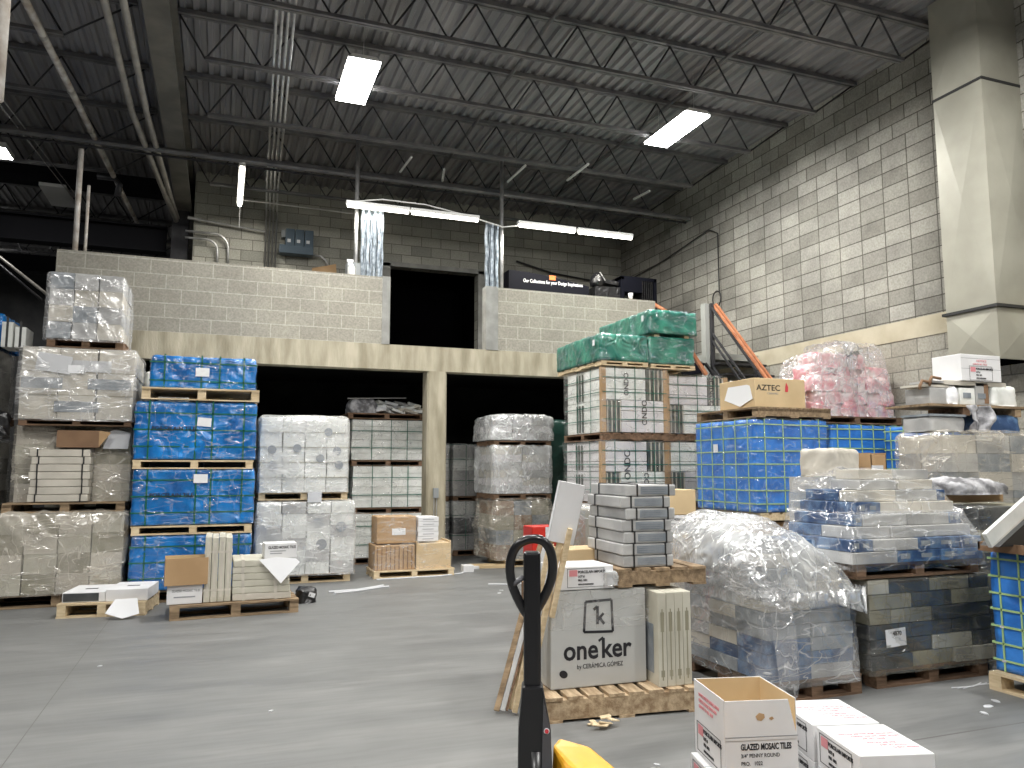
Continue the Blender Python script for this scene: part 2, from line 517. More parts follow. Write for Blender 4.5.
M['lime_strap'] = plain('lime_strap', (.42, .62, .28), .4)
M['black_strap'] = plain('black_strap', (.03, .03, .03), .4)
M['film'] = film_mat('film', (.92, .92, .92), base=.05, haze=.26, lines=.6, bump=.35)
M['film_milky'] = film_mat('film_milky', (.82, .82, .81), base=.15, haze=.40, lines=.55, bump=.4, gloss=.08)
M['film_tan'] = film_mat('film_tan', (.74, .69, .60), base=.08, haze=.45, lines=.8, bump=.5)
M['film_silver'] = film_mat('film_silver', (.84, .86, .87), base=.18, haze=.50, lines=.7, specs=CRUMPLE, bump=.6, gloss=.18, rough=.18)
M['film_shade'] = film_mat('film_shade', (.20, .19, .15), base=.06, haze=.30, lines=.5)  # dark tint puts the deep shade on the lower right loads into the film
M['film_clear'] = film_mat('film_clear', (.9, .9, .88), base=.0, haze=.10, lines=.45, bump=.3, gloss=.05)
M['film_cover'] = film_mat('film_cover', (.90, .90, .92), base=.03, haze=.30, lines=.75, specs=CRUMPLE, bump=.6, gloss=.12)
M['film_thin'] = film_mat('film_thin', (.9, .92, .94), base=.0, haze=.16, lines=.55, bump=.35, gloss=.08)
M['film_lines'] = film_mat('film_lines', (.75, .85, .95), base=.0, haze=.0, lines=.55, bump=.5, gloss=.06)
M['pink_bag'] = wrap_mat('pink_bag', (.66, .24, .29), (.82, .74, .74), 9, .4, .5)
M['jack_black'] = plain('jack_black', (.012, .012, .014), .28, 0, .6)
M['jack_grey'] = plain('jack_grey', (.09, .09, .10), .4)
M['jack_yellow'] = noisy('jack_yellow', (.66, .30, .02), (.82, .42, .03), 5, .35, .03)
M['rubber'] = plain('rubber', (.02, .02, .02), .7)
M['orange_rail'] = noisy('orange_rail', (.38, .13, .06), (.52, .22, .11), 6, .6, .1)
M['grey_paint'] = plain('grey_paint', (.33, .34, .32), .5)
M['red'] = plain('red', (.55, .03, .02), .4)
M['banner'] = plain('banner', (.003, .0035, .008), .6, 0, .15)
M['orange'] = plain('orange', (.75, .18, .04), .5)
M['white_plastic'] = plain('white_plastic', (.75, .75, .73), .4)
M['tube_on'] = emit('tube_on', (1.0, .97, .86), 9.0)
M['panel_on'] = emit('panel_on', (1.0, 1.0, .98), 26.0)
M['rag'] = noisy('rag', (.16, .16, .17), (.50, .50, .52), 9, .6, .5, lo=.4, hi=.6)
M['plastic_dark'] = wrap_mat('plastic_dark', (.004, .004, .005), (.012, .012, .014), 8, .35, .5)


def floor_mat():
    m, nt, b = newmat('floor_concrete')
    L = nt.links
    tc = N(nt, 'ShaderNodeTexCoord')
    mp = N(nt, 'ShaderNodeMapping'); mp.inputs['Scale'].default_value = (.5, 2.2, 1); mp.inputs['Rotation'].default_value = (0, 0, R(28))
    L.new(tc.outputs['Object'], mp.inputs[0])
    n = N(nt, 'ShaderNodeTexNoise'); n.inputs['Scale'].default_value = 1.6; n.inputs['Detail'].default_value = 9; n.inputs['Roughness'].default_value = .62
    n.inputs['Distortion'].default_value = .5
    L.new(mp.outputs[0], n.inputs['Vector'])
    r = ramp(nt, n.outputs['Fac'], [(.3, (.15, .153, .153)), (.5, (.18, .183, .18)), (.72, (.225, .225, .22))])
    # tyre arcs: rings about a turning point
    w_ = N(nt, 'ShaderNodeTexNoise'); w_.inputs['Scale'].default_value = 22; w_.inputs['Detail'].default_value = 5
    mp2 = N(nt, 'ShaderNodeMapping'); mp2.inputs['Scale'].default_value = (.12, 1, 1); mp2.inputs['Rotation'].default_value = (0, 0, R(12))
    L.new(tc.outputs['Object'], mp2.inputs[0]); L.new(mp2.outputs[0], w_.inputs['Vector'])
    r2 = ramp(nt, w_.outputs['Fac'], [(.35, (.93,)*3), (.6, (1.05,)*3)])
    mx = N(nt, 'ShaderNodeMix', data_type='RGBA', blend_type='MULTIPLY'); mx.inputs[0].default_value = .9
    L.new(r.outputs[0], mx.inputs[6]); L.new(r2.outputs[0], mx.inputs[7])
    # saw-cut joints
    sp = N(nt, 'ShaderNodeSeparateXYZ'); L.new(tc.outputs['Object'], sp.inputs[0])

    def joint(ch, at, half):
        a = N(nt, 'ShaderNodeMath', operation='SUBTRACT'); a.inputs[1].default_value = at; L.new(sp.outputs[ch], a.inputs[0])
        c = N(nt, 'ShaderNodeMath', operation='ABSOLUTE'); L.new(a.outputs[0], c.inputs[0])
        d = N(nt, 'ShaderNodeMath', operation='LESS_THAN'); d.inputs[1].default_value = half; L.new(c.outputs[0], d.inputs[0])
        return d
    j1, j2 = joint(0, -.98, .003), joint(1, 3.42, .007)
    gx = N(nt, 'ShaderNodeMath', operation='GREATER_THAN'); gx.inputs[1].default_value = 2.6; L.new(sp.outputs[0], gx.inputs[0])
    j3 = N(nt, 'ShaderNodeMath', operation='MULTIPLY'); L.new(j2.outputs[0], j3.inputs[0]); L.new(gx.outputs[0], j3.inputs[1])
    mxx = N(nt, 'ShaderNodeMath', operation='MAXIMUM'); L.new(j1.outputs[0], mxx.inputs[0]); L.new(j3.outputs[0], mxx.inputs[1])
    mj = N(nt, 'ShaderNodeMix', data_type='RGBA'); L.new(mxx.outputs[0], mj.inputs[0])
    L.new(mx.outputs[2], mj.inputs[6]); mj.inputs[7].default_value = (.12, .12, .115, 1)
    L.new(mj.outputs[2], b.inputs['Base Color'])
    rr = ramp(nt, n.outputs['Fac'], [(.3, (.42,)*3), (.7, (.62,)*3)])
    L.new(rr.outputs[0], b.inputs['Roughness'])
    b.inputs['Specular IOR Level'].default_value = .35
    bp = N(nt, 'ShaderNodeBump'); bp.inputs['Strength'].default_value = .12; bp.inputs['Distance'].default_value = .01
    L.new(w_.outputs['Fac'], bp.inputs['Height']); L.new(bp.outputs[0], b.inputs['Normal'])
    return m


M['floor'] = floor_mat()

# ================================================================== STRUCTURE
struct('floor', MB().box(-9, 8.1, -6, 24, -.1, 0), M['floor'])
struct('wall_right', MB().box(8.1, 8.35, -6, 14.8, 3.37, 7.1), M['cmu_right'])
struct('wall_right_lower', MB().box(8.1, 8.35, -6, 14.8, -.1, 3.12), M['cmu_right_low'])
struct('trim_1', MB().box(8.09, 8.35, -6, 11.3, 3.12, 3.37), M['concrete_band'])
struct('trim_2', MB().box(8.1, 8.35, 11.3, 14.8, 3.12, 3.37), M['cmu_right_low'])
# back wall of the mezzanine, doorway cut out
bw = MB()
bw.box(-.62, 2.97, 14.8, 15.0, 3.36, 7.1); bw.box(4.78, 8.35, 14.8, 15.0, 3.36, 7.1); bw.box(2.97, 4.78, 14.8, 15.0, 5.44, 7.1)
struct('wall_back', bw, M['cmu_back'])
struct('wall_back_lower', MB().box(-2.14, 8.35, 14.8, 15.0, -.1, 3.36), M['dark_wall'])  # near-black colour stands in for the shade under the mezzanine
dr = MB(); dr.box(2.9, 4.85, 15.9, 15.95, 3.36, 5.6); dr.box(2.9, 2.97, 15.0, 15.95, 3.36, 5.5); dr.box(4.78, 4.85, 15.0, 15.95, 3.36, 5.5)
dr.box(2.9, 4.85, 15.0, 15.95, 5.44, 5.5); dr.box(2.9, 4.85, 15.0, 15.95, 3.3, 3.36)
struct('door_1', dr, M['black'])  # recess coloured black to stand in for the darkness beyond the doorway
fr = MB(); fr.box(2.78, 2.97, 14.74, 14.8, 3.36, 5.5); fr.box(4.78, 4.95, 14.74, 14.8, 3.36, 5.5); fr.box(2.78, 4.95, 14.74, 14.8, 5.44, 5.53)
struct('trim_3', fr, M['patch'])
# mezzanine front
struct('trim_4', MB().box(-2.14, 8.1, 11.5, 11.75, 2.98, 3.36), M['concrete_beam'])
struct('wall_front_left', MB().box(-2.14, 2.31, 11.5, 11.68, 3.36, 4.39), M['cmu_front'])
struct('wall_front_right', MB().box(3.87, 6.95, 11.5, 11.68, 3.36, 4.38), M['cmu_front'])
struct('trim_5', MB().box(2.20, 2.32, 11.49, 11.69, 3.36, 4.4), M['patch'])
struct('trim_6', MB().box(3.86, 4.06, 11.49, 11.69, 3.36, 4.39), M['patch'])
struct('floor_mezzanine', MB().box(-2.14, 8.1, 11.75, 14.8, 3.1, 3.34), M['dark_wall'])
struct('wall_side', MB().box(-2.14, -1.94, 11.75, 14.8, -.1, 3.1), M['cmu_front'])
struct('wall_side_upper', MB().box(-2.14, -1.96, 11.68, 14.8, 3.34, 4.39), M['cmu_front'])
cm = MB(); c_ = .03
cm.prism([(2.92+c_, 11.5), (3.23-c_, 11.5), (3.23, 11.5+c_), (3.23, 11.8), (2.92, 11.8), (2.92, 11.5+c_)], 'z', 0, 2.98)
col_o = thing('concrete_column', 'tan concrete column holding up the mezzanine beam between the two dark openings', 'column', (0, 0, 0))
cm.build('shaft', M['concrete_beam'], col_o)
cb_ = MB().box(3.02, 3.10, 11.45, 11.5, 1.05, 1.2)
cb_.build('switch_box', M['elec_grey'], col_o, bevel=.004)
for dx in (3.035, 3.075): MB().tube([(dx, 11.48, .12), (dx, 11.48, 1.05)], .009).build('conduit', M['conduit'], col_o)
# far walls of the hall
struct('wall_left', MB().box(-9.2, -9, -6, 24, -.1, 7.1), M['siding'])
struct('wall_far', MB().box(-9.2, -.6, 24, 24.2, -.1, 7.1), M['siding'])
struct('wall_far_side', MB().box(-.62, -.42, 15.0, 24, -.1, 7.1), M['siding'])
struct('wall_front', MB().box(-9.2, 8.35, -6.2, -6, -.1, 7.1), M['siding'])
# corrugated deck
dk = MB(); x = -9.2; pts = []
while x < 8.35:
    pts += [(x, 6.86), (x+.05, 6.86), (x+.07, 6.90), (x+.13, 6.90)]
    x += .15
for k, (a, b_) in enumerate(pts):
    dk.v += [(a, -6.2, b_), (a, 24.2, b_)]
for k in range(len(pts)-1):
    i = 2*k; dk.f.append((i, i+1, i+3, i+2))
struct('ceiling', dk, M['deck'])
struct('ceiling_top', MB().box(-9.2, 8.35, -6.2, 24.2, 7.0, 7.1), M['dark_wall'])


# ------------------------------------------------------------------ roof steel
def joist(x0, x1, Y, label, up_end=8.1):
    t = thing('roof_joist', label, 'roof joist', ((x0+x1)/2, Y, 6.3), 0, 'open-web steel joists under the roof deck')
    ox = (x0+x1)/2

    def jm():
        tc = MB(); lo = x0-ox; hi = up_end-ox
        for s in (-.03, .03): tc.box(lo, hi, s-.022, s+.022, .50, .555)
        bc = MB()
        e0, e1 = x0+.35-ox, x1-.72-ox
        for s in (-.025, .025): bc.box(e0, e1, s-.018, s+.018, -.02, .02)
        wb = MB(); n = int((e1-e0)/.62); st = (e1-e0)/n
        for i in range(n):
            a = e0+i*st
            wb.tube([(a, 0, 0), (a+st/2, 0, .5)], .012, 5, cap=False); wb.tube([(a+st/2, 0, .5), (a+st, 0, 0)], .012, 5, cap=False)
        wb.tube([(e0, 0, 0), (lo+.05, 0, .5)], .012, 5); wb.tube([(e1, 0, 0), (hi-.05, 0, .5)], .012, 5)
        return tc.mesh('top_chord', M['joist']), bc.mesh('bottom_chord', M['joist']), wb.mesh('web', M['dark_steel'])
    a, b_, c = cached(('joist', x0, x1), jm)
    link('top_chord', a, t); link('bottom_chord', b_, t); link('web', c, t)
    return t


JY = [(-3.5, 'behind the viewer'), (2.0, 'overhead'), (3.6, 'overhead, farther in'), (5.1, 'first over the near stacks'), (6.55, 'nearest of those in view, ending at the square duct'),
      (8.0, 'just on the near side of the two big lamps'), (9.4, 'just beyond the two big lamps'), (10.95, 'between the big lamps and the mezzanine front'),
      (12.35, 'over the front of the mezzanine'), (13.7, 'closest to the back block wall')]
for y, d in JY:
    if y > 4: joist(-.7, 8.1, y, 'dark open-web roof joist, main bay, ' + d)
for y, d in [(6.55, 'nearest in view'), (8.0, 'second in view'), (9.4, 'crossing the rusty white pipe'), (10.95, 'beyond the rusty pipe bend'), (12.35, 'level with the mezzanine front'), (13.7, 'above the switched-off lamp'),
             (16.5, 'deep in the dark far hall'), (18.0, 'farther in the dark far hall'), (19.6, 'deeper still in the dark far hall'), (21.2, 'last before the far wall')]:
    joist(-9.0, -1.1, y, 'dark open-web roof joist, left bay, ' + d, up_end=-1.1)

g = thing('roof_girder', 'deep tan painted steel girder running away along the left bay toward the mezzanine wall', 'girder', (-.80, 0, 6.2))
gm = MB(); gm.box(-.13, .13, -6, 24, .0, .03); gm.box(-.02, .02, -6, 24, .03, .6); gm.box(-.13, .13, -6, 24, .6, .63)
gm.build('flanged_beam', M['girder'], g)
cp = MB(); cp.box(-.12, .12, 14.9, 15.15, -6.2, 0)
g2 = thing('steel_column', 'dark steel column standing under the girder beyond the mezzanine', 'column', (-.86, 15.2, 0))
MB().box(-.14, .14, -.14, -.11, 0, 6.2).box(-.14, .14, .11, .14, 0, 6.2).box(-.02, .02, -.11, .11, 0, 6.2).build('flanged_post', M['dark_steel'], g2)
fb = thing('cross_girder', 'nearly black deep steel beam crossing the far hall above the mezzanine block wall', 'girder', (-5, 15.4, 5.45))
MB().box(-4, 3.9, -.15, .15, 0, .03).box(-4, 3.9, -.02, .02, .03, .45).box(-4, 3.9, -.15, .15, .45, .48).build('flanged_beam', M['black_steel'], fb)
fb = thing('cross_girder', 'thick dark steel beam high over the far hall behind the switched-off lamp', 'girder', (-5, 14.9, 6.35))
MB().box(-4, 3.9, -.12, .12, 0, .3).build('box_beam', M['black_steel'], fb)
fb = thing('cross_girder', 'lower dark steel beam farthest back in the left hall', 'girder', (-5, 18.5, 5.6))
MB().box(-4, 3.9, -.12, .12, 0, .35).build('box_beam', M['black_steel'], fb)
# long pipe crossing the whole bay under the joists
t = thing('cross_pipe', 'long dark grey pipe crossing the whole hall just below the joists', 'pipe', (0, 12.1, 6.16))
MB().tube([(-9, 0, 0), (8.1, 0, 0)], .038, 10).build('pipe_run', M['joist'], t)
MB().tube([(-9, .14, -.03), (8.1, .14, -.03)], .018, 8).build('pipe_run', M['dark_steel'], t)

# pipes under the left bay
t = thing('ceiling_pipe', 'left one of the paired grey pipes alongside the tan girder', 'pipe', (-1.28, 0, 6.2), 0, None)
MB().tube([(0, -6, 0), (0, 11, 0), (.22, 14.2, -.05), (.36, 14.9, -.25)], .042, 12).build('pipe_run', M['pipe'], t, smooth=True)
t = thing('ceiling_pipe', 'right one of the paired grey pipes, hugging the tan girder', 'pipe', (-1.10, 0, 6.2))
MB().tube([(0, -6, 0), (0, 11, 0), (.12, 14.6, -.02), (.20, 14.9, -.2)], .04, 12).build('pipe_run', M['pipe'], t, smooth=True)
t = thing('ceiling_pipe', 'rust-stained white pipe slanting away over the left bay', 'pipe', (-2.05, 0, 6.2))
MB().tube([(0, -6, 0), (.02, 8.6, 0), (.12, 10.6, 0), (.25, 13.6, 0)], .04, 12).build('pipe_run', M['pipe_white'], t, smooth=True)
MB().tube([(.27, 13.8, -.02), (.42, 17.1, -.02)], .036, 12).build('pipe_run', M['pipe_white'], t, smooth=True)
for yy in (6.9, 8.1, 9.3, 10.6, 11.8):
    MB().tube([(.02+max(0, yy-8.6)*.047, yy-.03, 0), (.02+max(0, yy-8.6)*.047, yy+.03, 0)], .046, 12).build('coupling', M['pipe'], t, smooth=True)
t = thing('pipe_elbow', 'dark bracket and bent pipe stub at the end of the rusty white pipe', 'pipe', (-1.80, 13.7, 6.15))
MB().tube([(-.25, 0, .05), (0, 0, .05), (.08, 0, -.05), (.06, 0, -.25)], .05, 10).build('bent_stub', M['dark_steel'], t, smooth=True)
t = thing('branch_pipe', 'thin pale pipe running level above the block parapet in the left hall', 'pipe', (-1.25, 16.8, 6.0))
MB().tube([(-.6, 0, .0), (.5, 0, 0)], .035, 8).build('pipe_run', M['pipe'], t, smooth=True)
MB().tube([(-.3, 0, .0), (-.3, 0, .86)], .006, 5).build('hanger_rod', M['joist'], t)
t = thing('hanging_pipe', 'white pipe hanging down at the top left corner of the view', 'pipe', (-1.30, 5, 3.6))
MB().tube([(0, 0, 0), (0, 0, 3.26)], .055, 12).build('pipe_run', M['pipe_white'], t, smooth=True)
t = thing('diagonal_conduit', 'shiny conduit slanting down behind the topmost grey wrapped load on the left', 'pipe', (-3.6, 13.4, 4.95))
MB().tube([(0, 0, 0), (1.3, -.3, -1.05)], .022, 8).build('pipe_run', M['pipe'], t, smooth=True)
MB().tube([(-.05, .1, -.05), (1.2, -.2, -1.12)], .02, 8).build('pipe_run', M['dark_steel'], t, smooth=True)
t = thing('wire_pair', 'two thin parallel wires slanting under the deck at the far left', 'wire', (-3.2, 9.0, 6.1))
for dx in (0, .09): MB().tube([(dx, 0, .3), (dx+.6, 6, .1)], .008, 5).build('wire', M['conduit'], t)

for xx, lab in ((3.48, 'middle of the roof'), (5.95, 'right of the second big lamp')):
    t = thing('sprinkler_pipe', 'thin pipe running away just under the deck, ' + lab, 'pipe', (xx, 0, 6.79))
    MB().tube([(0, -6, 0), (0, 14.7, 0)], .026, 8).build('pipe_run', M['joist'], t, smooth=True)
# poles
t = thing('support_pole', 'tall white pole rising from the left end of the parapet, thicker of the two', 'pole', (-1.95, 11.62, 4.39))
MB().tube([(0, 0, 0), (0, 0, 1.45)], .035, 12).build('tube_pole', M['pipe_white'], t, smooth=True)
t = thing('support_pole', 'thin pale pole just right of the thick one at the left end of the parapet', 'pole', (-1.83, 11.62, 4.39))
MB().tube([(0, 0, 0), (0, 0, .95)], .02, 10).build('tube_pole', M['pipe_white'], t, smooth=True)
t = thing('support_pole', 'slim grey pole left of the wider bundle of steel studs', 'pole', (1.83, 11.78, 3.34))
MB().tube([(0, 0, 0), (0, 0, 3.5)], .032, 10).build('tube_pole', M['conduit'], t, smooth=True)
t = thing('support_pole', 'slim grey pole right of the narrow bundle of steel studs', 'pole', (4.22, 11.78, 3.34))
MB().tube([(0, 0, 0), (0, 0, 3.5)], .032, 10).build('tube_pole', M['conduit'], t, smooth=True)


# ------------------------------------------------------------------ lamps
def area(name, parent, sx, sy, power, loc=(0, 0, 0), col=(1, .98, .94)):
    l = bpy.data.lights.new(name, 'AREA'); l.shape = 'RECTANGLE'; l.size = sx; l.size_y = sy; l.energy = power; l.color = col
    o = bpy.data.objects.new(name, l); COL.objects.link(o); o.parent = parent; o.location = loc
    return o


for i, (x, y) in enumerate(BAY_LIGHTS):
    lab = ['bright rectangular high-bay lamp nearer the middle of the roof', 'bright rectangular high-bay lamp closer to the right wall'][i] if i < 2 else 'rectangular high-bay lamp above the camera side of the hall, number %d back' % i if i < 8 else 'unseen rectangular lamp added to brighten the far left hall'
    t = thing('high_bay_lamp', lab, 'ceiling lamp', (x, y, 6.25), 0, 'lit high-bay lamps')
    hb = MB(); hb.prism([(-.195, 0), (.195, 0), (.14, .05), (-.14, .05)], 'y', -.55, .55); hs = hb.build('housing', M['white_plastic'], t)
    MB().box(-.185, .185, -.54, .54, -.03, -.001).build('diffuser', M['panel_on'], hs)
    hk = MB()
    for sy in (-.45, .45): hk.tube([(0, sy, .07), (0, sy, .60)], .005, 5)
    hk.build('suspension_chain', M['conduit'], t)
    area('lamp_light', t, .36, 1.06, BAY_POWER, (0, 0, -.04))


def strip(name, label, x0, x1, y, z, along='x', power=STRIP_POWER, lit=True):
    L_ = x1-x0
    t = thing(name, label, 'strip lamp', ((x0+x1)/2 if along == 'x' else x0, y, z), 0)
    if along == 'x':
        MB().box(-L_/2, L_/2, -.05, .05, .0, .05).build('housing', M['white_plastic'], t)
        MB().tube([(-L_/2+.02, -.015, -.025), (L_/2-.02, -.015, -.025)], .026, 10).build('tube', M['tube_on'], t)
        area('lamp_light', t, L_, .08, power, (0, 0, -.06), (1, .95, .85))
    return t


strip('strip_lamp', 'lit tube lamp left of the doorway, partly behind the stud bundle', 1.64, 2.62, 11.6, 5.5)
strip('strip_lamp', 'lit tube lamp right above the dark doorway', 2.64, 3.76, 11.6, 5.5)
strip('strip_lamp', 'lit tube lamp just right of the right pole', 4.44, 5.48, 11.6, 5.5)
strip('strip_lamp', 'lit tube lamp at the far right of the row, near the block wall', 5.52, 6.57, 11.6, 5.5)
t = thing('strip_lamp', 'lit tube lamp hanging end-on above the mezzanine on the left', 'strip lamp', (.14, 12.2, 6.12))
MB().box(-.05, .05, -.0, 1.9, 0, .06).build('housing', M['white_plastic'], t)
MB().tube([(0, .03, -.02), (0, 1.87, -.02)], .03, 10).build('tube', M['tube_on'], t)
area('lamp_light', t, .08, 1.9, STRIP_POWER*1.3, (0, .95, -.07), (1, .95, .85))
MB().tube([(0, 1.3, 0), (0, 1.3, -.6)], .008, 6).build('pull_cord', M['conduit'], t)
for (yy, x1) in ((12.25, 2.1), (13.9, 1.9)):
    t = thing('lamp_rail', 'thin bright rail running right from the end-on tube lamp, %s one' % ('nearer' if yy < 13 else 'farther'), 'rail', (.2, yy, 6.15))
    MB().tube([(0, 0, 0), (x1, 0, -.02)], .016, 6).build('rail_tube', M['conduit'], t)
t = thing('high_bay_lamp', 'bright lamp glowing at the left edge under the far roof', 'ceiling lamp', (-3.3, 13.3, 6.25), 0, 'lit high-bay lamps')
MB().box(-.25, .12, -.25, .25, 0, .08).build('housing', M['white_plastic'], t)
MB().box(-.22, .1, -.22, .22, -.012, 0).build('diffuser', M['panel_on'], t)
area('lamp_light', t, .3, .4, 14, (-.05, 0, -.03))
t = thing('high_bay_lamp', 'switched-off pale rectangular lamp hanging in the left hall', 'ceiling lamp', (-2.86, 15.2, 6.25))
MB().box(-.2, .2, -.55, .55, 0, .06).build('housing', M['white_plastic'], t, rot=None) if False else MB().box(-.2, .2, -.55, .55, 0, .06).build('housing', M['white_plastic'], t)
MB().tube([(0, 0, .06), (0, 0, .6)], .015, 6).build('stem', M['conduit'], t)
# cable looping over the strip lamps
t = thing('power_cable', 'white cable looping over the strip lamps from pole to pole', 'cable', (0, 11.66, 0))
MB().tube([(1.7, 0, 5.56), (2.2, 0, 5.66), (2.9, 0, 5.66), (3.6, 0, 5.56), (4.2, 0, 5.44), (4.5, 0, 5.5)], .012, 6).build('cable', M['white_plastic'], t, smooth=True)
# sprinkler / hanger rods catching light below the deck
for i, (x, y, dx, dy) in enumerate([(2.55, 11.2, -.02, .7), (3.15, 11.5, .12, .55), (5.2, 10.5, -.0, .8), (6.7, 11.2, -.02, .5), (4.3, 10.9, .0, .8)]):
    t = thing('hanger_bar', 'short bright metal bar hung below the deck, %s' % ['over the left stud bundle', 'over the dark doorway', 'between doorway and right wall', 'close to the right wall', 'over the right pole'][i], 'bar', (x, y, 6.22))
    MB().tube([(0, 0, 0), (dx, dy, 0.02)], .02, 6).build('bar', M['white_plastic'], t)
    MB().tube([(dx/2, dy/2, 0), (dx/2, dy/2, .64)], .005, 5).build('hanger_rod', M['joist'], t)

# ------------------------------------------------------------------ mezzanine things
def stud_bundle(x0, n, step, y, group, lab, h=2.15):
    def sm():
        mb = MB(); zs = 24; i0 = 0
        prof = [(-.012, .03), (-.02, .03), (-.02, -.03), (.018, -.03), (.018, .03), (.01, .03)]
        for k in range(zs+1):
            z = h*k/zs; wv = .006*math.sin(k*1.1)
            for a, b_ in prof: mb.v.append((a+wv, b_, z))
        n_ = len(prof)
        for k in range(zs):
            for j in range(n_-1):
                mb.f.append((k*n_+j, k*n_+j+1, (k+1)*n_+j+1, (k+1)*n_+j))
        return mb.mesh('steel_stud', M['galv'])
    m = cached(('stud', h), sm)
    for i in range(n):
        o = link('steel_stud', m, None, (x0+i*step, y+.02*random.uniform(-1, 1), 3.34))
        o.rotation_euler = (0, R(random.uniform(-.5, .5)), R(180*(i % 2)+random.uniform(-6, 6)))
        finish(o, lab, 'metal stud', group)


stud_bundle(1.92, 8, .043, 11.76, 'steel studs in the wide bundle left of the doorway', 'shiny galvanised steel stud in the wide upright bundle left of the dark doorway')
stud_bundle(3.95, 5, .043, 11.76, 'steel studs in the narrow bundle right of the doorway', 'shiny galvanised steel stud in the narrow upright bundle right of the dark doorway')
t = thing('spray_bottle', 'white spray bottle standing on the parapet left of the studs', 'spray bottle', (1.74, 11.6, 4.39))
MB().lathe([(.05, 0), (.055, .02), (.055, .12), (.03, .17), (.015, .19), (.015, .22)], 14).build('bottle', M['white_plastic'], t, smooth=True)
MB().box(-.07, .03, -.015, .015, .215, .25).box(-.045, -.03, -.01, .01, .16, .215).build('trigger_head', M['paper'], t)
t = thing('grey_tote', 'grey box just behind the spray bottle on the parapet', 'box', (1.83, 11.85, 3.34))
MB().box(-.13, .13, -.1, .1, 0, 1.3).build('box_body', M['elec_grey'], t)
# display counter with banner
t = thing('display_counter', 'black display counter with curved top and white slogan lettering, behind the parapet', 'display counter', (5.15, 12.0, 3.34))
pr = MB()
top = [(-.72, 1.40)] + [(-.72+1.5*k/12, 1.49-.17*((k/12)**1.7)) for k in range(13)] + [(.78, 1.12)]
poly = [(-.72, 1.13)] + [(.78, 1.08)] + [(a, b_) for a, b_ in reversed(top[1:-1])]
pr.prism(poly, 'y', 0, .35)
pr.build('banner_panel', M['banner'], t)
MB().box(-.68, .74, .02, .3, 0, 1.12).build('counter_body', M['dark_wall'], t)
text('Our Collections for your Design Inspirations', .085, M['paper'], t, (-.46, -.003, 1.30), bold=.001, squeeze=.72)
MB().box(.02, .14, -.004, 0, 1.375, 1.455).build('orange_emblem', M['orange'], t, label='orange square emblem')
t = thing('cable_tray', 'dark cable sagging along the block wall behind the display counter', 'cable', (0, 14.72, 0))
MB().tube([(5.6, 0, 5.78), (6.4, 0, 5.60), (7.3, 0, 5.52), (8.05, 0, 5.5)], .018, 6).build('cable', M['black_strap'], t, smooth=True)
t = thing('black_machine', 'black slanted machine with a round top beside the display counter', 'machine', (6.25, 12.0, 3.34))
MB().prism([(-.28, 0), (.32, 0), (.30, 1.36), (-.20, 1.34)], 'y', 0, .5).build('cabinet', M['plastic_dark'], t)
MB().lathe([(.02, 0), (.12, .02), (.13, .10), (.10, .2), (.03, .27)], 16, Matrix.Translation((-.12, .1, 1.34))).build('round_cap', M['plastic_dark'], t, smooth=True)
MB().beam((-.1, .02, 1.60), (.03, .02, 1.42), .03, .02).build('cross_brace', M['conduit'], t)
MB().beam((.0, .1, 1.45), (.27, .1, 1.42), .2, .07).build('arm', M['plastic_dark'], t)
t = thing('black_rack', 'black slatted metal rack at the right end of the mezzanine', 'rack', (6.9, 11.95, 3.34))
rk = MB(); rk.box(-.36, -.30, 0, .4, 0, 1.55); rk.box(.3, .36, 0, .4, 0, 1.55); rk.box(-.36, .36, 0, .4, 1.5, 1.56); rk.build('rack_frame', M['banner'], t)
for i in range(6): MB().box(.06+i*.04, .075+i*.04, .0, .4, .3, 1.5).build('slat', M['plastic_dark'], t)
MB().box(-.3, .06, .0, .4, 1.28, 1.5).build('upper_panel', M['banner'], t)
MB().box(-.25, .02, .3, .32, .9, 1.28).build('back_panel', M['elec_grey'], t)
t = finish(MB().lathe([(.03, 0), (.045, .12)], 14).build('paper_cup', M['white_plastic'], None, (6.52, 11.59, 4.38), smooth=True), 'small white cup standing on the parapet near its right end', 'cup')
# electrical gear on back wall
t = thing('electrical_panel', 'dark blue-grey electrical boxes with three covers on the wall above the mezzanine', 'electrical panel', (1.22, 14.62, 5.5))
for i in range(3):
    bc_ = MB().box(-.25+i*.17, -.09+i*.17, -.08, .1, .1, .42).build('breaker_cover', M['elec'], t, bevel=.01)
    MB().box(-.22+i*.17, -.16+i*.17, -.084, -.08, .16, .22).build('warning_label', M['paper_grey'], bc_)
MB().box(-.36, .25, -.12, .1, -.06, .1).build('trough', M['elec'], t, bevel=.01)
t = thing('junction_box', 'small grey junction box above the electrical panel left end', 'junction box', (.96, 14.7, 5.77))
MB().box(-.06, .06, -.08, .1, 0, .14).build('box_body', M['elec_grey'], t, bevel=.006)
MB().tube([(0.03, 0, 0), (.03, 0, -.3)], .018, 8).build('conduit_stub', M['conduit'], t)
for i in range(4):
    t = thing('vertical_conduit', 'tall steel conduit in the row of four left of the electrical panel', 'conduit', (.62+i*.062, 14.7, 3.4), 0, 'four tall conduits on the wall')
    MB().tube([(0, 0, 0), (0, 0, 2.85), (-.05, -1, 2.92), (-.3, -8, 2.96)], .018, 8).build('conduit_run', M['conduit'], t, smooth=True)
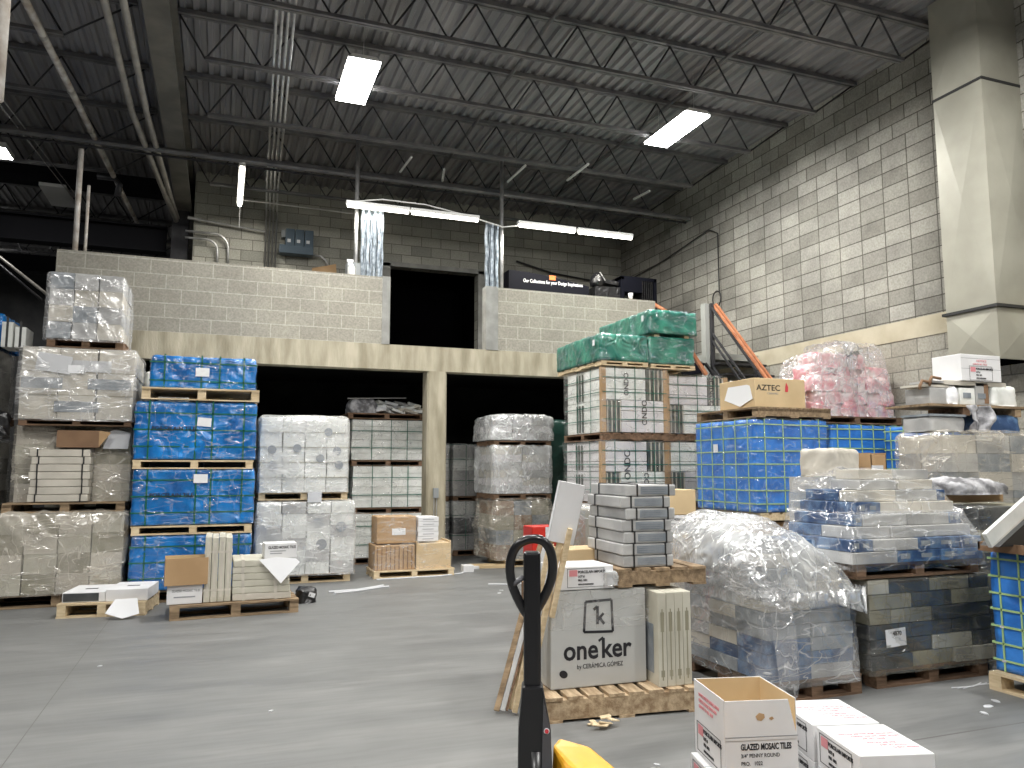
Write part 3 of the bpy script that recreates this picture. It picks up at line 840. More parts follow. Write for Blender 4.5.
for i, (zt, xe, rr) in enumerate([(5.72, -.02, .25), (5.60, -.2, .2)]):
    t = thing('bent_conduit', ['upper', 'lower'][i] + ' of two thick conduits bending down behind the parapet', 'conduit', (0, 14.68, 0))
    p = [(-.75, 0, zt), (xe-rr, 0, zt)] + [(xe-rr+rr*math.sin(a), 0, zt-rr+rr*math.cos(a)) for a in [R(15*k) for k in range(1, 7)]] + [(xe, 0, 5.0)]
    MB().tube(p, .022, 10).build('conduit_run', M['conduit'], t, smooth=True)
t = thing('level_conduit', 'thin conduit running level from the girder to the junction box', 'conduit', (0, 14.68, 5.95))
MB().tube([(-.72, 0, .02), (.62, 0, -.1)], .018, 8).build('conduit_run', M['conduit'], t)
MB().tube([(-.72, 0, .02), (-.5, 0, .0)], .032, 8).build('coupling', M['conduit'], t)
t = thing('curved_conduit', 'conduit curving down from the right end of the electrical panel', 'conduit', (1.47, 14.66, 5.48))
MB().tube([(0, 0, 0), (.15, 0, 0), (.25, 0, -.07), (.3, 0, -.22)], .02, 8).build('conduit_run', M['conduit'], t, smooth=True)
t = finish(MB().prism([(-.3, 0), (.3, 0), (.22, 2.05), (-.22, 1.92)], 'y', -.01, .01).build('cardboard_scrap', M['kraft'], None, (1.68, 14.1, 3.345)), 'torn cardboard corner poking up behind the parapet by the panel', 'cardboard')
t.rotation_euler = (R(-14), 0, 0)
# right-wall conduit with coil
t = thing('wall_wire', 'thin dark wire climbing the right block wall to a point and dropping into a coil', 'cable', (0, 0, 0))
MB().tube([(8.06, 14.6, 5.5), (8.06, 13.0, 5.58), (8.06, 11.45, 5.76), (8.06, 11.2, 5.62), (8.06, 11.2, 4.55)], .012, 6).build('wire', M['black_strap'], t)
MB().tube([(8.04, 11.25+.12*math.cos(a), 4.45+.14*math.sin(a)) for a in [R(30*k) for k in range(12)]], .012, 6, closed=True).build('coil', M['black_strap'], t)

# ------------------------------------------------------------------ square duct
t = thing('square_duct', 'large tan sheet-metal duct coming down the right wall', 'duct', (7.805, 5.97, 2.63))
hx, hy = .292, .30
def duct_seg(z0, z1, nm):
    mb = MB(); mb.box(-hx, hx, -hy, hy, z0, z1)
    # cross-broken faces: shallow pyramids on the visible sides
    zc = (z0+z1)/2
    for side in (0, 1):
        i = len(mb.v)
        if side == 0:
            mb.v += [(-hx-.001, -hy, z0), (-hx-.001, hy, z0), (-hx-.001, hy, z1), (-hx-.001, -hy, z1), (-hx-.030, 0, zc)]
            q = [(0, 1), (1, 2), (2, 3), (3, 0)]
            for a, b_ in q: mb.f.append((i+b_, i+a, i+4))
        else:
            mb.v += [(-hx, -hy-.001, z0), (hx, -hy-.001, z0), (hx, -hy-.001, z1), (-hx, -hy-.001, z1), (0, -hy-.030, zc)]
            for a, b_ in [(0, 1), (1, 2), (2, 3), (3, 0)]: mb.f.append((i+a, i+b_, i+4))
    mb.build(nm, M['duct'], t)
duct_seg(0, .55, 'duct_section'); duct_seg(.57, 3.04, 'duct_section'); duct_seg(3.07, 4.22, 'duct_section')
MB().box(-hx-.035, hx, -hy-.035, hy+.03, .545, .575).build('joint_flange', M['duct_seam'], t)
MB().box(-hx-.008, hx, -hy-.008, hy+.01, 3.04, 3.07).build('joint_flange', M['duct_seam'], t)
MB().box(-hx+.02, hx-.02, -hy+.02, hy-.02, -.004, .0).build('duct_mouth', M['black'], t)

# ------------------------------------------------------------------ stairs by the right wall
t = thing('steel_stair', 'grey steel stair with orange handrail climbing beside the right wall to the mezzanine', 'stair', (7.15, 10.2, 0))
sl = 1.05
def sp_(y, z): return (0, y, z)
for xs in (0.0, .9):
    MB().beam((xs, 0, 3.05), (xs, -1.35, 3.05-1.35*sl), .04, .12).build('stringer', M['dark_steel'], t)
for i in range(7): MB().box(0, .9, -.2-i*.18, .03-i*.18, 3.1-i*.19, 3.13-i*.19).build('tread', M['dark_steel'], t)
MB().box(0, .9, 0, 1.3, 3.2, 3.3).build('landing', M['grey_paint'], t)
MB().box(-.02, .92, -1.9, -1.3, 1.78, 1.84).build('lower_landing', M['grey_paint'], t)
for px_, py_ in ((0, -1.85), (.88, -1.85), (0, -1.35)): MB().box(px_-.03, px_+.03, py_-.03, py_+.03, 0, 1.8).build('leg', M['grey_paint'], t)
MB().box(-.10, -.03, -.02, .1, 0, 4.08).build('newel_post', M['grey_paint'], t, label='wide pale grey post at the stair head')
MB().box(-.02, .03, -.07, -.02, 3.0, 4.08).build('rail_post', M['dark_steel'], t)
MB().beam((0, -.05, 4.02), (0, -1.9, 4.02-1.9*sl), .03, .03).build('handrail', M['dark_steel'], t)
MB().beam((.05, .0, 4.08), (.05, -1.9, 4.06-1.9*sl), .035, .035).build('orange_handrail', M['orange_rail'], t, label='rusty orange handrail')
MB().beam((.12, .0, 4.09), (.12, -1.9, 4.07-1.9*sl), .03, .03).build('orange_handrail', M['orange_rail'], t, label='rusty orange second rail')
for dz in (.30, .42): MB().beam((0, -.05, 3.86-dz+.05), (0, -1.75, 3.86-dz+.05-1.7*sl), .028, .028).build('mid_rail', M['dark_steel'], t)
MB().box(-.02, .02, -1.12, -1.08, 2.0, 2.9).build('rail_post', M['dark_steel'], t)
t = thing('orange_bar', 'short orange bar leaning behind the right end of the green wrapped loads', 'bar', (6.35, 9.5, 2.85))
MB().beam((-.12, 0, .45), (.22, 0, 0), .05, .05).build('bar', M['orange_rail'], t)
t = thing('black_tray', 'black folded tray lying behind the green loads by the stair foot', 'tray', (6.7, 10.0, 2.92))
MB().prism([(-.2, .18), (.2, .18), (.12, .02), (-.08, 0)], 'y', 0, .2).build('tray', M['banner'], t)
MB().beam((.2, 0, .18), (.42, 0, -.08), .05, .03).build('bent_leg', M['dark_steel'], t)
t = thing('pipe_offcut', 'copper-orange pipe end sticking up right of the parapet end', 'pipe', (7.1, 11.9, 4.0))
MB().tube([(0, 0, .45), (.25, -.3, .18)], .035, 10).build('pipe_run', M['orange_rail'], t, smooth=True)
MB().tube([(0, 0, .45), (-.02, .02, -.64)], .02, 8).build('pipe_stem', M['dark_steel'], t)


# ================================================================== PALLETS AND LOADS
def pallet(label, x0, x1, y0, y1, z=0.0, h=.13, mat='wood', run='y', rz=0.0, group=None, nb=7, solid=False):
    wd, dp = x1-x0, y1-y0
    t = thing('wooden_pallet', label, 'pallet', ((x0+x1)/2, (y0+y1)/2, z), rz, group)
    L_, W_ = (wd, dp) if run == 'y' else (dp, wd)      # boards run along L_, stringers along W_
    key = (round(L_, 2), round(W_, 2), h, mat, nb)

    def mk():
        rr = random.Random(str(key))
        top = MB(); bot = MB(); bw_ = W_/(nb*1.28)
        for i in range(nb):
            yc = -W_/2+bw_/2+(W_-bw_)*i/(nb-1)
            a = rr.uniform(-.006, .006)
            top.box(-L_/2+a, L_/2+rr.uniform(-.006, .006), yc-bw_/2, yc+bw_/2, h-.018, h+rr.uniform(0, .002))
        for yc in (-W_/2+bw_/2, 0, W_/2-bw_/2):
            bot.box(-L_/2, L_/2, yc-bw_/2, yc+bw_/2, 0, .016)
        st = MB(); st.box(-.04, .04, -W_/2, W_/2, .016, h-.018)
        if nb == 7 and h > .1:   # fork notches
            st = MB()
            for a, b_ in ((-W_/2, -W_/2+.12), (-.08, .08), (W_/2-.12, W_/2)) if not solid else ((-W_/2, W_/2),): st.box(-.045, .045, a, b_, .016, h-.018)
            st.box(-.045, .045, -W_/2, W_/2, h-.05, h-.018)
        return top.mesh('top_deck', M[mat]), bot.mesh('bottom_deck', M[mat]), st.mesh('stringer', M[mat])
    a, b_, c = cached(('pal', key, solid), mk)
    rot = (0, 0, 0) if run == 'y' else (0, 0, R(90))
    link('top_deck', a, t, rot=rot); link('bottom_deck', b_, t, rot=rot)
    for k in (-1, 0, 1):
        off = k*(L_/2-.045)
        link('stringer', c, t, (off, 0, 0) if run == 'y' else (0, off, 0), rot=rot)
    return t


def load(name, label, cat, x0, x1, y0, y1, z0, z1, rz=0.0, group=None):
    t = thing(name, label, cat, ((x0+x1)/2, (y0+y1)/2, z0), rz, group)
    return t, x1-x0, y1-y0, z1-z0


def hband(t, wd, dp, z, mat, bw_=.012, off=.012, tilt=0.0):
    mb = MB(); a, b_ = wd/2+off, dp/2+off; e = .0025
    def zt(x): return z+tilt*x
    i = 0
    for (xa, ya, xb, yb) in ((-a, -b_, a, -b_), (a, -b_, a, b_), (a, b_, -a, b_), (-a, b_, -a, -b_)):
        mb.beam((xa, ya, zt(xa)), (xb, yb, zt(xb)), e*2, bw_)
    mb.build('strap', M[mat], t)


def vband(t, wd, dp, ht, pos, mat, axis='x', bw_=.012, off=.012, zb=0.0):
    mb = MB(); e = .0025; a = (dp if axis == 'x' else wd)/2+off
    P = (lambda u, z: (pos, u, z)) if axis == 'x' else (lambda u, z: (u, pos, z))
    h_ = bw_/2
    def seg(u0, z0_, u1, z1_):
        lo_u, hi_u = min(u0, u1)-e, max(u0, u1)+e; lo_z, hi_z = min(z0_, z1_)-e, max(z0_, z1_)+e
        if axis == 'x': mb.box(pos-h_, pos+h_, lo_u, hi_u, lo_z, hi_z)
        else: mb.box(lo_u, hi_u, pos-h_, pos+h_, lo_z, hi_z)
    seg(-a, zb, -a, ht+off); seg(a, zb, a, ht+off); seg(-a, ht+off, a, ht+off)
    mb.build('strap', M[mat], t)


def cartons(t, wd, dp, ht, nx, ny, nz, pick, gap=.012, jit=.008, z=0.0, name='carton', bevel=0, skip=None, seed=0):
    rr = random.Random(seed*77+nx*9+nz)
    cw, cd, ch = wd/nx, dp/ny, ht/nz
    for k in range(nz):
        for j in range(ny):
            for i in range(nx):
                if 0 < i < nx-1 and 0 < j < ny-1 and k < nz-1: continue
                if skip and skip(i, j, k): continue
                mt = pick(i, j, k) if callable(pick) else pick
                m = cached(('crt', name, round(cw, 3), round(cd, 3), round(ch, 3), mt), lambda: MB().box(-cw/2+gap/2, cw/2-gap/2, -cd/2+gap/2, cd/2-gap/2, .0015, ch-.0015).mesh(name, M[mt]))
                link(name, m, t, (-wd/2+cw*(i+.5)+rr.uniform(-jit, jit), -dp/2+cd*(j+.5)+rr.uniform(-jit, jit), z+ch*k), bevel=bevel)


def sheet(t, x, y, z, wd, ht, mat='paper', side='front', tilt=0.0, name='label_sheet', label=None):
    mb = MB()
    Mx = Matrix.Translation((x, y, z)) @ (Matrix.Rotation(R(tilt), 4, 'Y') if side == 'front' else Matrix.Rotation(R(tilt), 4, 'X'))
    if side == 'front': mb.box(-wd/2, wd/2, -.002, .0, -ht/2, ht/2, Mx)
    else: mb.box(-.002, 0, -wd/2, wd/2, -ht/2, ht/2, Mx)
    return mb.build(name, M[mat], t, label=label)


# ---------------------------------------------------------------- left stack S1 (front plane y = 9.8)
pallet('grimy pallet on the floor under the tan-wrapped load at far left', -2.3, -.95, 9.82, 10.9, 0, .14, 'wood_old')
t, W_, D_, H_ = load('wrapped_carton_load', 'floor-level load of cartons in torn tan film at the far left', 'wrapped load', -2.28, -.99, 9.8, 10.9, .14, 1.0)
cartons(t, W_, D_, H_, 4, 2, 4, lambda i, j, k: ['beige_card', 'cream_card', 'olive_card'][(i*2+k) % 3], seed=1)
MB().shell(W_+.04, D_+.04, H_+.02, 34, .03, 4, 1, .03, lambda p: Vector((p.x*(1.02 if p.z > .3 else 1), p.y*(1.03 if .2 < p.z < .8 else 1), p.z))).build('stretch_wrap', M['film_tan'], t, (0, 0, -.01))
pallet('grey-brown pallet second from the floor in the far left stack', -2.2, -1.0, 9.85, 10.9, 1.01, .11, 'wood_old')
t, W_, D_, H_ = load('wrapped_carton_load', 'grimy carton load second from the floor at far left, behind the strapped white pile', 'wrapped load', -2.15, -.98, 10.05, 10.95, 1.12, 1.97)
cartons(t, W_, D_, H_, 3, 2, 4, lambda i, j, k: ['cream_card', 'olive_card', 'beige_card'][(i+k) % 3], seed=2)
MB().shell(W_+.04, D_+.04, H_+.01, 26, .015, 4, 2).build('stretch_wrap', M['film_tan'], t)
for i in range(7):
    zz = 1.13+i*.083
    t, W_, D_, H_ = load('strapped_slab_pack', 'flat white strapped pack, %s of the pile in front of the grimy cartons' % ['lowest', 'second from bottom', 'third from bottom', 'middle one', 'third from top', 'second from top', 'topmost'][i],
                         'tile pack', -1.97+.01*(i % 3), -1.38+.012*(i % 2), 9.86, 10.03, zz, zz+.078, group='white strapped packs in the far left stack')
    MB().box(-W_/2, W_/2, -D_/2, D_/2, 0, H_).build('pack', M['cream_card'], t, bevel=.006)
    for xx in (-.22, .22): vband(t, W_, D_, H_, xx, 'black_strap', off=.004, bw_=.014)
t, W_, D_, H_ = load('open_carton', 'brown open carton lying on top of the white strapped pile at left', 'box', -1.72, -1.3, 9.86, 10.03, 1.73, 1.92)
MB().box(-W_/2, W_/2, -.085, -.08, 0, H_).box(-W_/2, -W_/2+.005, -.08, .08, 0, H_).box(W_/2-.005, W_/2, -.08, .08, 0, H_).box(-W_/2, W_/2, .08, .085, 0, H_).box(-W_/2, W_/2, -.08, .08, 0, .005).build('carton_body', M['kraft_dark'], t)
MB().prism([(W_/2, H_), (W_/2, 0), (W_/2+.12, H_*.9)], 'y', -.085, -.08).build('flap', M['kraft'], t)
t = finish(MB().prism([(-.13, 0), (.13, 0), (.15, .18), (.0, .22), (-.06, .2)], 'y', 0, .004).build('paper_sheet', M['paper_grey'], None, (-1.14, 9.96, 1.72)), 'pale paper sheet beside the brown open carton in the left stack', 'paper')
pallet('pallet under the cream wrapped load, third level of the far left stack', -2.1, -.97, 9.85, 10.95, 1.97, .07, 'wood_dark', nb=6)
t, W_, D_, H_ = load('wrapped_carton_load', 'cream cartons with grey panels wrapped in clear film, below the topmost load at left', 'wrapped load', -2.1, -.97, 9.8, 10.95, 2.04, 2.84)
cartons(t, W_, D_, H_, 3, 2, 3, 'cream_card', seed=3)
for (xx, zz, ww, hh) in ((-.0, .60, .66, .13), (-.35, .40, .40, .12), (.32, .40, .44, .12), (.0, .14, .44, .12)):
    sheet(t, xx, -D_/2-.006, zz, ww, hh, 'steel_card' if zz < .5 else 'paper_grey', name='printed_panel')
for zz in (.27, .53): MB().box(-W_/2-.004, W_/2+.004, -D_/2-.004, D_/2+.004, zz-.004, zz+.004).build('carton_seam', M['print_olive'], t)
sheet(t, -.24, -D_/2-.03, .62, .34, .20, 'paper_grey', tilt=8); sheet(t, -.02+.0, -D_/2-.032, .56, .16, .09, 'paper')
MB().shell(W_+.05, D_+.05, H_+.02, 30, .018, 4, 3).build('stretch_wrap', M['film'], t, (0, 0, -.02))
pallet('pallet under the topmost grey wrapped load of the far left stack', -1.88, -1.1, 9.85, 10.75, 2.85, .10, 'wood_dark', nb=6)
t, W_, D_, H_ = load('wrapped_carton_load', 'topmost load of the far left stack, grey cartons in clear shiny film', 'wrapped load', -1.88, -1.13, 9.8, 10.7, 2.95, 3.70)
cartons(t, W_, D_, H_, 3, 3, 4, lambda i, j, k: ['steel_card', 'grey_slab', 'cream_card'][(i+k*2) % 3] if i < 2 else ['cream_card', 'grey_slab'][k % 2], seed=4)
MB().shell(W_+.04, D_+.04, H_+.02, 30, .014, 4, 4).build('stretch_wrap', M['film'], t, (0, 0, -.03))

# dark pile at the extreme left edge
pallet('dark pallet at the extreme left edge, floor level', -3.2, -2.36, 9.9, 10.9, 0, .13, 'wood_dark')
for i, (za, zb, mt) in enumerate([(.13, .95, 'steel_card'), (1.05, 1.8, 'dark_card'), (2.12, 2.85, 'grey_slab')]):
    t, W_, D_, H_ = load('wrapped_carton_load', '%s dim grey wrapped load at the extreme left edge' % ['lowest', 'middle', 'highest'][i], 'wrapped load', -3.2, -2.36-.03*i, 10.0, 10.9, za, zb)
    cartons(t, W_, D_, H_, 3, 2, 4, lambda a, b_, c: [mt, 'grey_slab'][(a+c) % 2], seed=5+i)
    MB().shell(W_+.04, D_+.04, H_+.02, 20, .03, 4, 5+i).build('stretch_wrap', M['film'], t)
pallet('dark pallet at the extreme left edge, under the middle dim load', -3.2, -2.36, 10.0, 10.9, .96, .08, 'wood_dark', nb=6)
pallet('dark pallet at the extreme left edge, under the highest dim load', -3.2, -2.36, 10.0, 10.9, 2.0, .1, 'wood_dark', nb=6)
t, W_, D_, H_ = load('plastic_bundle', 'crumpled black plastic heap jutting out at the extreme left edge', 'plastic sheet', -2.5, -2.2, 9.82, 9.98, 1.82, 2.1)
MB().shell(W_, D_, H_, 18, .05, 9, 8, .06, bottom=True).build('crumpled_sheet', M['plastic_dark'], t)
t, W_, D_, H_ = load('blue_wrapped_load', 'small patch of blue wrapped goods at the top left edge', 'wrapped load', -3.2, -2.36, 10.1, 10.9, 2.86, 3.24)
MB().shell(W_, D_, H_, 20, .02, 5, 9).build('blue_film', M['blue_wrap'], t)
for i, (xx, lab) in enumerate([(-2.28, 'left'), (-2.15, 'right')]):
    t, W_, D_, H_ = load('small_carton', 'small pale carton on the dim stack beside the topmost wrapped load, %s one' % lab, 'box', xx-.07, xx+.04, 10.0, 10.35, 2.845, 3.13-.05*i)
    MB().box(-W_/2, W_/2, -D_/2, D_/2, 0, H_).build('carton_body', M['white_slab'], t, bevel=.005)
    MB().box(-.012, .012, -D_/2-.003, -D_/2, 0, H_+.06).build('strap_end', M['black_strap'], t)

# ---------------------------------------------------------------- blue stack S2
def blue_load(label, x0, x1, z0, z1, seed, txt=False, y0=9.7, y1=10.8, lab=(0, 0, 0)):
    t, W_, D_, H_ = load('blue_wrapped_load', label, 'wrapped load', x0, x1, y0, y1, z0, z1)
    MB().shell(W_, D_, H_, 44, .016, 4.5, seed, .025, bottom=True).build('blue_film', M['blue_wrap'], t)
    n = 2 if H_ < .5 else 3
    for k in range(n): hband(t, W_, D_, H_*(.22+.58*k/(n-1))-.0, 'green_strap', .016, .016)
    for xx in (-W_/2+.14, .05-.06*seed/3, .17, W_/2-.13): vband(t, W_, D_, H_, xx, 'green_strap', 'x', .018, .016)
    MB().shell(W_+.03, D_+.03, H_+.012, 26, .010, 5, seed+9, .03).build('stretch_wrap', M['film_lines'], t)
    if lab: sheet(t, lab[0], -D_/2-.034, lab[1], .15, .10, 'paper', tilt=lab[2])
    if txt: text('PORCELAIN TILE', .062, M['print_black'], t, (-W_/2+.17, -D_/2-.03, H_*.50), bold=.001)
    return t
pallet('pale pallet on the floor beneath the blue wrapped stack', -.9, .35, 9.72, 10.8, 0, .13, 'wood')
blue_load('lowest blue wrapped load, standing behind the little brown open box', -.9, .36, .14, .74, 1, lab=None)
pallet('pale pallet on top of the lowest blue load', -.91, .37, 9.68, 10.8, .75, .10, 'wood_pale')
blue_load('blue wrapped load third from the top, with faint dark lettering and label near its top', -.91, .37, .86, 1.49, 2, True, lab=(.06, .52, 0))
pallet('pale pallet between the two middle blue loads', -.93, .36, 9.68, 10.8, 1.49, .10, 'wood_pale')
blue_load('tallest blue wrapped load, second from the top, with a tilted label', -.92, .37, 1.60, 2.26, 3, True, lab=(.08, .43, 4))
pallet('pale pallet under the topmost blue load', -.87, .40, 9.66, 10.8, 2.28, .14, 'wood_pale')
blue_load('topmost blue wrapped load, reaching up against the concrete beam', -.79, .35, 2.43, 2.80, 4, lab=(-.02, .19, 0), y0=9.78)
# pale wrapped goods glimpsed between the stacks
t, W_, D_, H_ = load('wrapped_carton_load', 'pale bagged goods glimpsed between the left stack and the blue stack', 'wrapped load', -.95, -.45, 11.02, 11.35, 2.2, 2.75)
MB().shell(W_, D_, H_, 16, .02, 5, 14, bottom=True).build('stretch_wrap', M['white_slab'], t)
t, W_, D_, H_ = load('wrapped_carton_load', 'tall dark load behind the gap between left stack and blue stack', 'wrapped load', -1.3, -.2, 11.02, 11.45, 0, 2.19)
cartons(t, W_, D_, H_, 3, 1, 8, 'dark_card', seed=14)

# ---------------------------------------------------------------- small pallets in front
pallet('small low pallet on the floor at left carrying the two flat white boxes', -1.45, -.62, 9.0, 9.7, 0, .14, 'wood_pale', rz=-7, run='y', nb=6)
for i, (x0, y0, lab) in enumerate([(-1.42, 9.08, 'left'), (-1.02, 9.02, 'right')]):
    t, W_, D_, H_ = load('flat_box', 'flat white box with a slot in its top, %s one on the small low pallet' % lab, 'box', x0, x0+.40, y0, y0+.55, .143, .143+(.10 if i == 0 else .12), -7)
    MB().box(-W_/2, W_/2, -D_/2, D_/2, 0, H_).build('box_body', M['white_card'], t, bevel=.006)
    MB().box(-.05, .07, -.05, .0, H_, H_+.002).build('hand_slot', M['print_black'], t)
    if i == 0: MB().box(-W_/2+.01, W_/2-.06, -D_/2-.003, -D_/2, .01, H_-.01).build('dark_side_panel', M['dark_card'], t)
t = finish(MB().prism([(-.10, 0), (.10, .0), (.13, -.16), (-.02, -.20), (-.18, -.14)], 'y', 0, .003).build('paper_sheet', M['paper'], None, (-.84, 8.86, .19)), 'white paper sheet leaning on the small low pallet at left', 'paper')
t.rotation_euler = (R(-28), 0, 0)
pallet('worn pallet with splintered end holding the beige slab cartons and open box, left foreground', -.44, .80, 8.55, 9.35, 0, .14, 'wood_old', rz=3)
t, W_, D_, H_ = load('tile_box', 'small white printed box on the worn pallet, below the brown open box', 'box', -.46, -.13, 8.6, 8.9, .145, .33, 2)
MB().box(-W_/2, W_/2, -D_/2, D_/2, 0, H_).build('box_body', M['white_card'], t, bevel=.005)
text('GLAZED MOSAIC TILES', .032, M['print_black'], t, (-.12, -D_/2-.002, .12), squeeze=.8)
sheet(t, 0, -D_/2-.001, .07, .2, .012, 'print_grey', name='printed_line')
def open_box(label, x0, x1, y0, y1, z0, z1, outer, inner, rz=0.0, name='open_carton'):
    t, W_, D_, H_ = load(name, label, 'box', x0, x1, y0, y1, z0, z1, rz)
    e = .006
    MB().box(-W_/2, W_/2, -D_/2, -D_/2+e, 0, H_).box(-W_/2, W_/2, D_/2-e, D_/2, 0, H_).box(-W_/2, -W_/2+e, -D_/2+e, D_/2-e, 0, H_).box(W_/2-e, W_/2, -D_/2+e, D_/2-e, 0, H_).box(-W_/2+e, W_/2-e, -D_/2+e, D_/2-e, 0, e).build('carton_body', M[outer], t)
    MB().box(-W_/2+e, W_/2-e, -D_/2+e, -D_/2+e+.002, e, H_-.002).box(-W_/2+e, W_/2-e, D_/2-e-.002, D_/2-e, e, H_-.002).box(-W_/2+e, -W_/2+e+.002, -D_/2+e, D_/2-e, e, H_-.002).box(W_/2-e-.002, W_/2-e, -D_/2+e, D_/2-e, e, H_-.002).box(-W_/2+e, W_/2-e, -D_/2+e, D_/2-e, e, e+.002).build('inner_lining', M[inner], t)
    return t, W_, D_, H_
open_box('brown open box standing on the small white printed box, left foreground', -.49, -.09, 8.56, 8.9, .335, .60, 'kraft', 'kraft_light', 4)
# upright slab cartons
for i in range(4):
    t, W_, D_, H_ = load('upright_slab_carton', 'tall pale slab carton on edge, %s of four in the left foreground' % ['leftmost', 'second from left', 'third from left', 'rightmost'][i],
                         'tile pack', -.115+i*.066, -.053+i*.066, 8.62, 9.2, .145, .80-.01*(i % 2), 0, 'upright slab cartons in the left foreground')
    MB().box(-W_/2, W_/2, -D_/2, D_/2, 0, H_).build('slab_carton', M['beige_card'], t, bevel=.006)
    for zz in (.12, .5): hband(t, W_, D_, zz, 'cream_card', .02, .002)
    MB().box(-.012, .012, -D_/2-.003, -D_/2, .05, H_-.05).build('paper_strip', M['cream_card'], t)
for i in range(6):
    zz = .145+i*.068
    t, W_, D_, H_ = load('flat_slab_carton', 'long pale slab carton lying flat, %s in the left foreground pile' % ['lowest', 'second up', 'third up', 'fourth up', 'fifth up', 'topmost'][i],
                         'tile pack', .16, .74-.006*i, 8.62, 9.2, zz, zz+.066, random.uniform(-1, 1), 'flat slab cartons in the left foreground')
    MB().box(-W_/2, W_/2, -D_/2, D_/2, 0, H_).build('slab_carton', M['beige_card' if i else 'cream_card'], t, bevel=.008)
    for xx in (-.18, .14): vband(t, W_, D_, H_, xx, 'cream_card', 'x', .03, .002)
t, W_, D_, H_ = load('tile_box', 'white printed box on top of the flat slab cartons, left foreground', 'box', .46, .79, 8.66, 8.9, .555, .71, 3)
MB().box(-W_/2, W_/2, -D_/2, D_/2, 0, H_).build('box_body', M['white_card'], t, bevel=.005)
text('GLAZED MOSAIC TILES', .038, M['print_black'], t, (-.13, -D_/2-.002, .10), squeeze=.72, bold=.0008)
for k in range(2): sheet(t, -.03-.02*k, -D_/2-.001, .075-.025*k, .16-.04*k, .008, 'print_grey', name='printed_line')
t = finish(MB().prism([(-.19, 0), (-.02, .02), (.18, .0), (.22, -.04), (.03, -.25)], 'y', 0, .003).build('paper_sheet', M['paper'], None, (.60, 8.585, .555)), 'white paper sheet hanging over the front of the flat slab cartons', 'paper')
t.rotation_euler = (R(-14), 0, 0)
t, W_, D_, H_ = load('plastic_bundle', 'small black plastic bundle on the floor right of the worn pallet', 'plastic sheet', .86, 1.06, 9.1, 9.3, 0, .16)
MB().shell(W_, D_, H_, 12, .03, 12, 3, .05, bottom=True).build('crumpled_sheet', M['plastic_dark'], t)
sheet(t, .05, -.11, .09, .07, .05, 'paper', tilt=20, name='paper_scrap')

# ---------------------------------------------------------------- S3: milky wrapped pair
pallet('pallet on the floor under the lower milky wrapped load', .5, 1.68, 10.68, 11.7, 0, .12, 'wood_pale')
t, W_, D_, H_ = load('wrapped_carton_load', 'lower of the two milky white wrapped loads right of the blue stack', 'wrapped load', .46, 1.71, 10.62, 11.75, .12, 1.06)
cartons(t, W_, D_, H_, 4, 2, 6, lambda i, j, k: ['white_slab', 'grey_slab'][(i+k) % 3 == 0], seed=20)
for (xx, zz) in ((.15, .66), (.45, .60), (.2, .38), (-.4, .5)):
    MB().lathe([(.07, 0), (.07, .002)], 20, Matrix.Translation((xx, -D_/2-.004, zz)) @ Matrix.Rotation(R(90), 4, 'X')).build('printed_disc', M['steel_card'], t)
MB().shell(W_+.03, D_+.03, H_+.02, 34, .022, 3.5, 20, .05, lambda p: Vector((p.x*(1-.10*max(0, p.z-.7)), p.y, p.z))).build('stretch_wrap', M['film_milky'], t, (0, 0, -.02))
pallet('pallet between the two milky wrapped loads, with a paper tag', .47, 1.62, 10.66, 11.7, 1.08, .10, 'wood_pale')
t, W_, D_, H_ = load('wrapped_carton_load', 'upper of the two milky white wrapped loads, printed with grey discs', 'wrapped load', .47, 1.61, 10.62, 11.7, 1.18, 2.17)
cartons(t, W_, D_, H_, 4, 2, 5, 'white_slab', seed=21)
for (xx, zz) in ((-.42, .56), (-.1, .58), (.2, .45), (.42, .55), (.3, .8), (-.4, .36), (.45, .36)):
    MB().lathe([(.055, 0), (.055, .002)], 20, Matrix.Translation((xx, -D_/2-.004, zz)) @ Matrix.Rotation(R(90), 4, 'X')).build('printed_disc', M['steel_card'], t)
for k in range(1, 5): MB().box(-W_/2-.003, W_/2+.003, -D_/2-.003, D_/2, H_*k/5-.004, H_*k/5+.004).build('carton_seam', M['print_olive'], t)
MB().shell(W_+.03, D_+.03, H_+.02, 32, .014, 3, 21, .07).build('stretch_wrap', M['film_milky'], t)
t = finish(MB().box(-.09, .09, 0, .004, -.07, .07).build('paper_tag', M['paper_grey'], None, (1.18, 10.60, 1.12)), 'pale paper tag hanging before the pallet between the milky loads', 'tag')
for i in range(2):
    t = finish(MB().tube([(0, 0, .012), (.35, .05+.06*i, .012), (.62, .22+.06*i, .012), (.72, .30, .012)], .014, 6).build('plastic_strip', M['paper_grey'], None, (1.28+.05*i, 9.75-.12*i, 0)), 'pale strip curling on the floor before the milky loads, %s one' % ['farther', 'nearer'][i], 'strip')

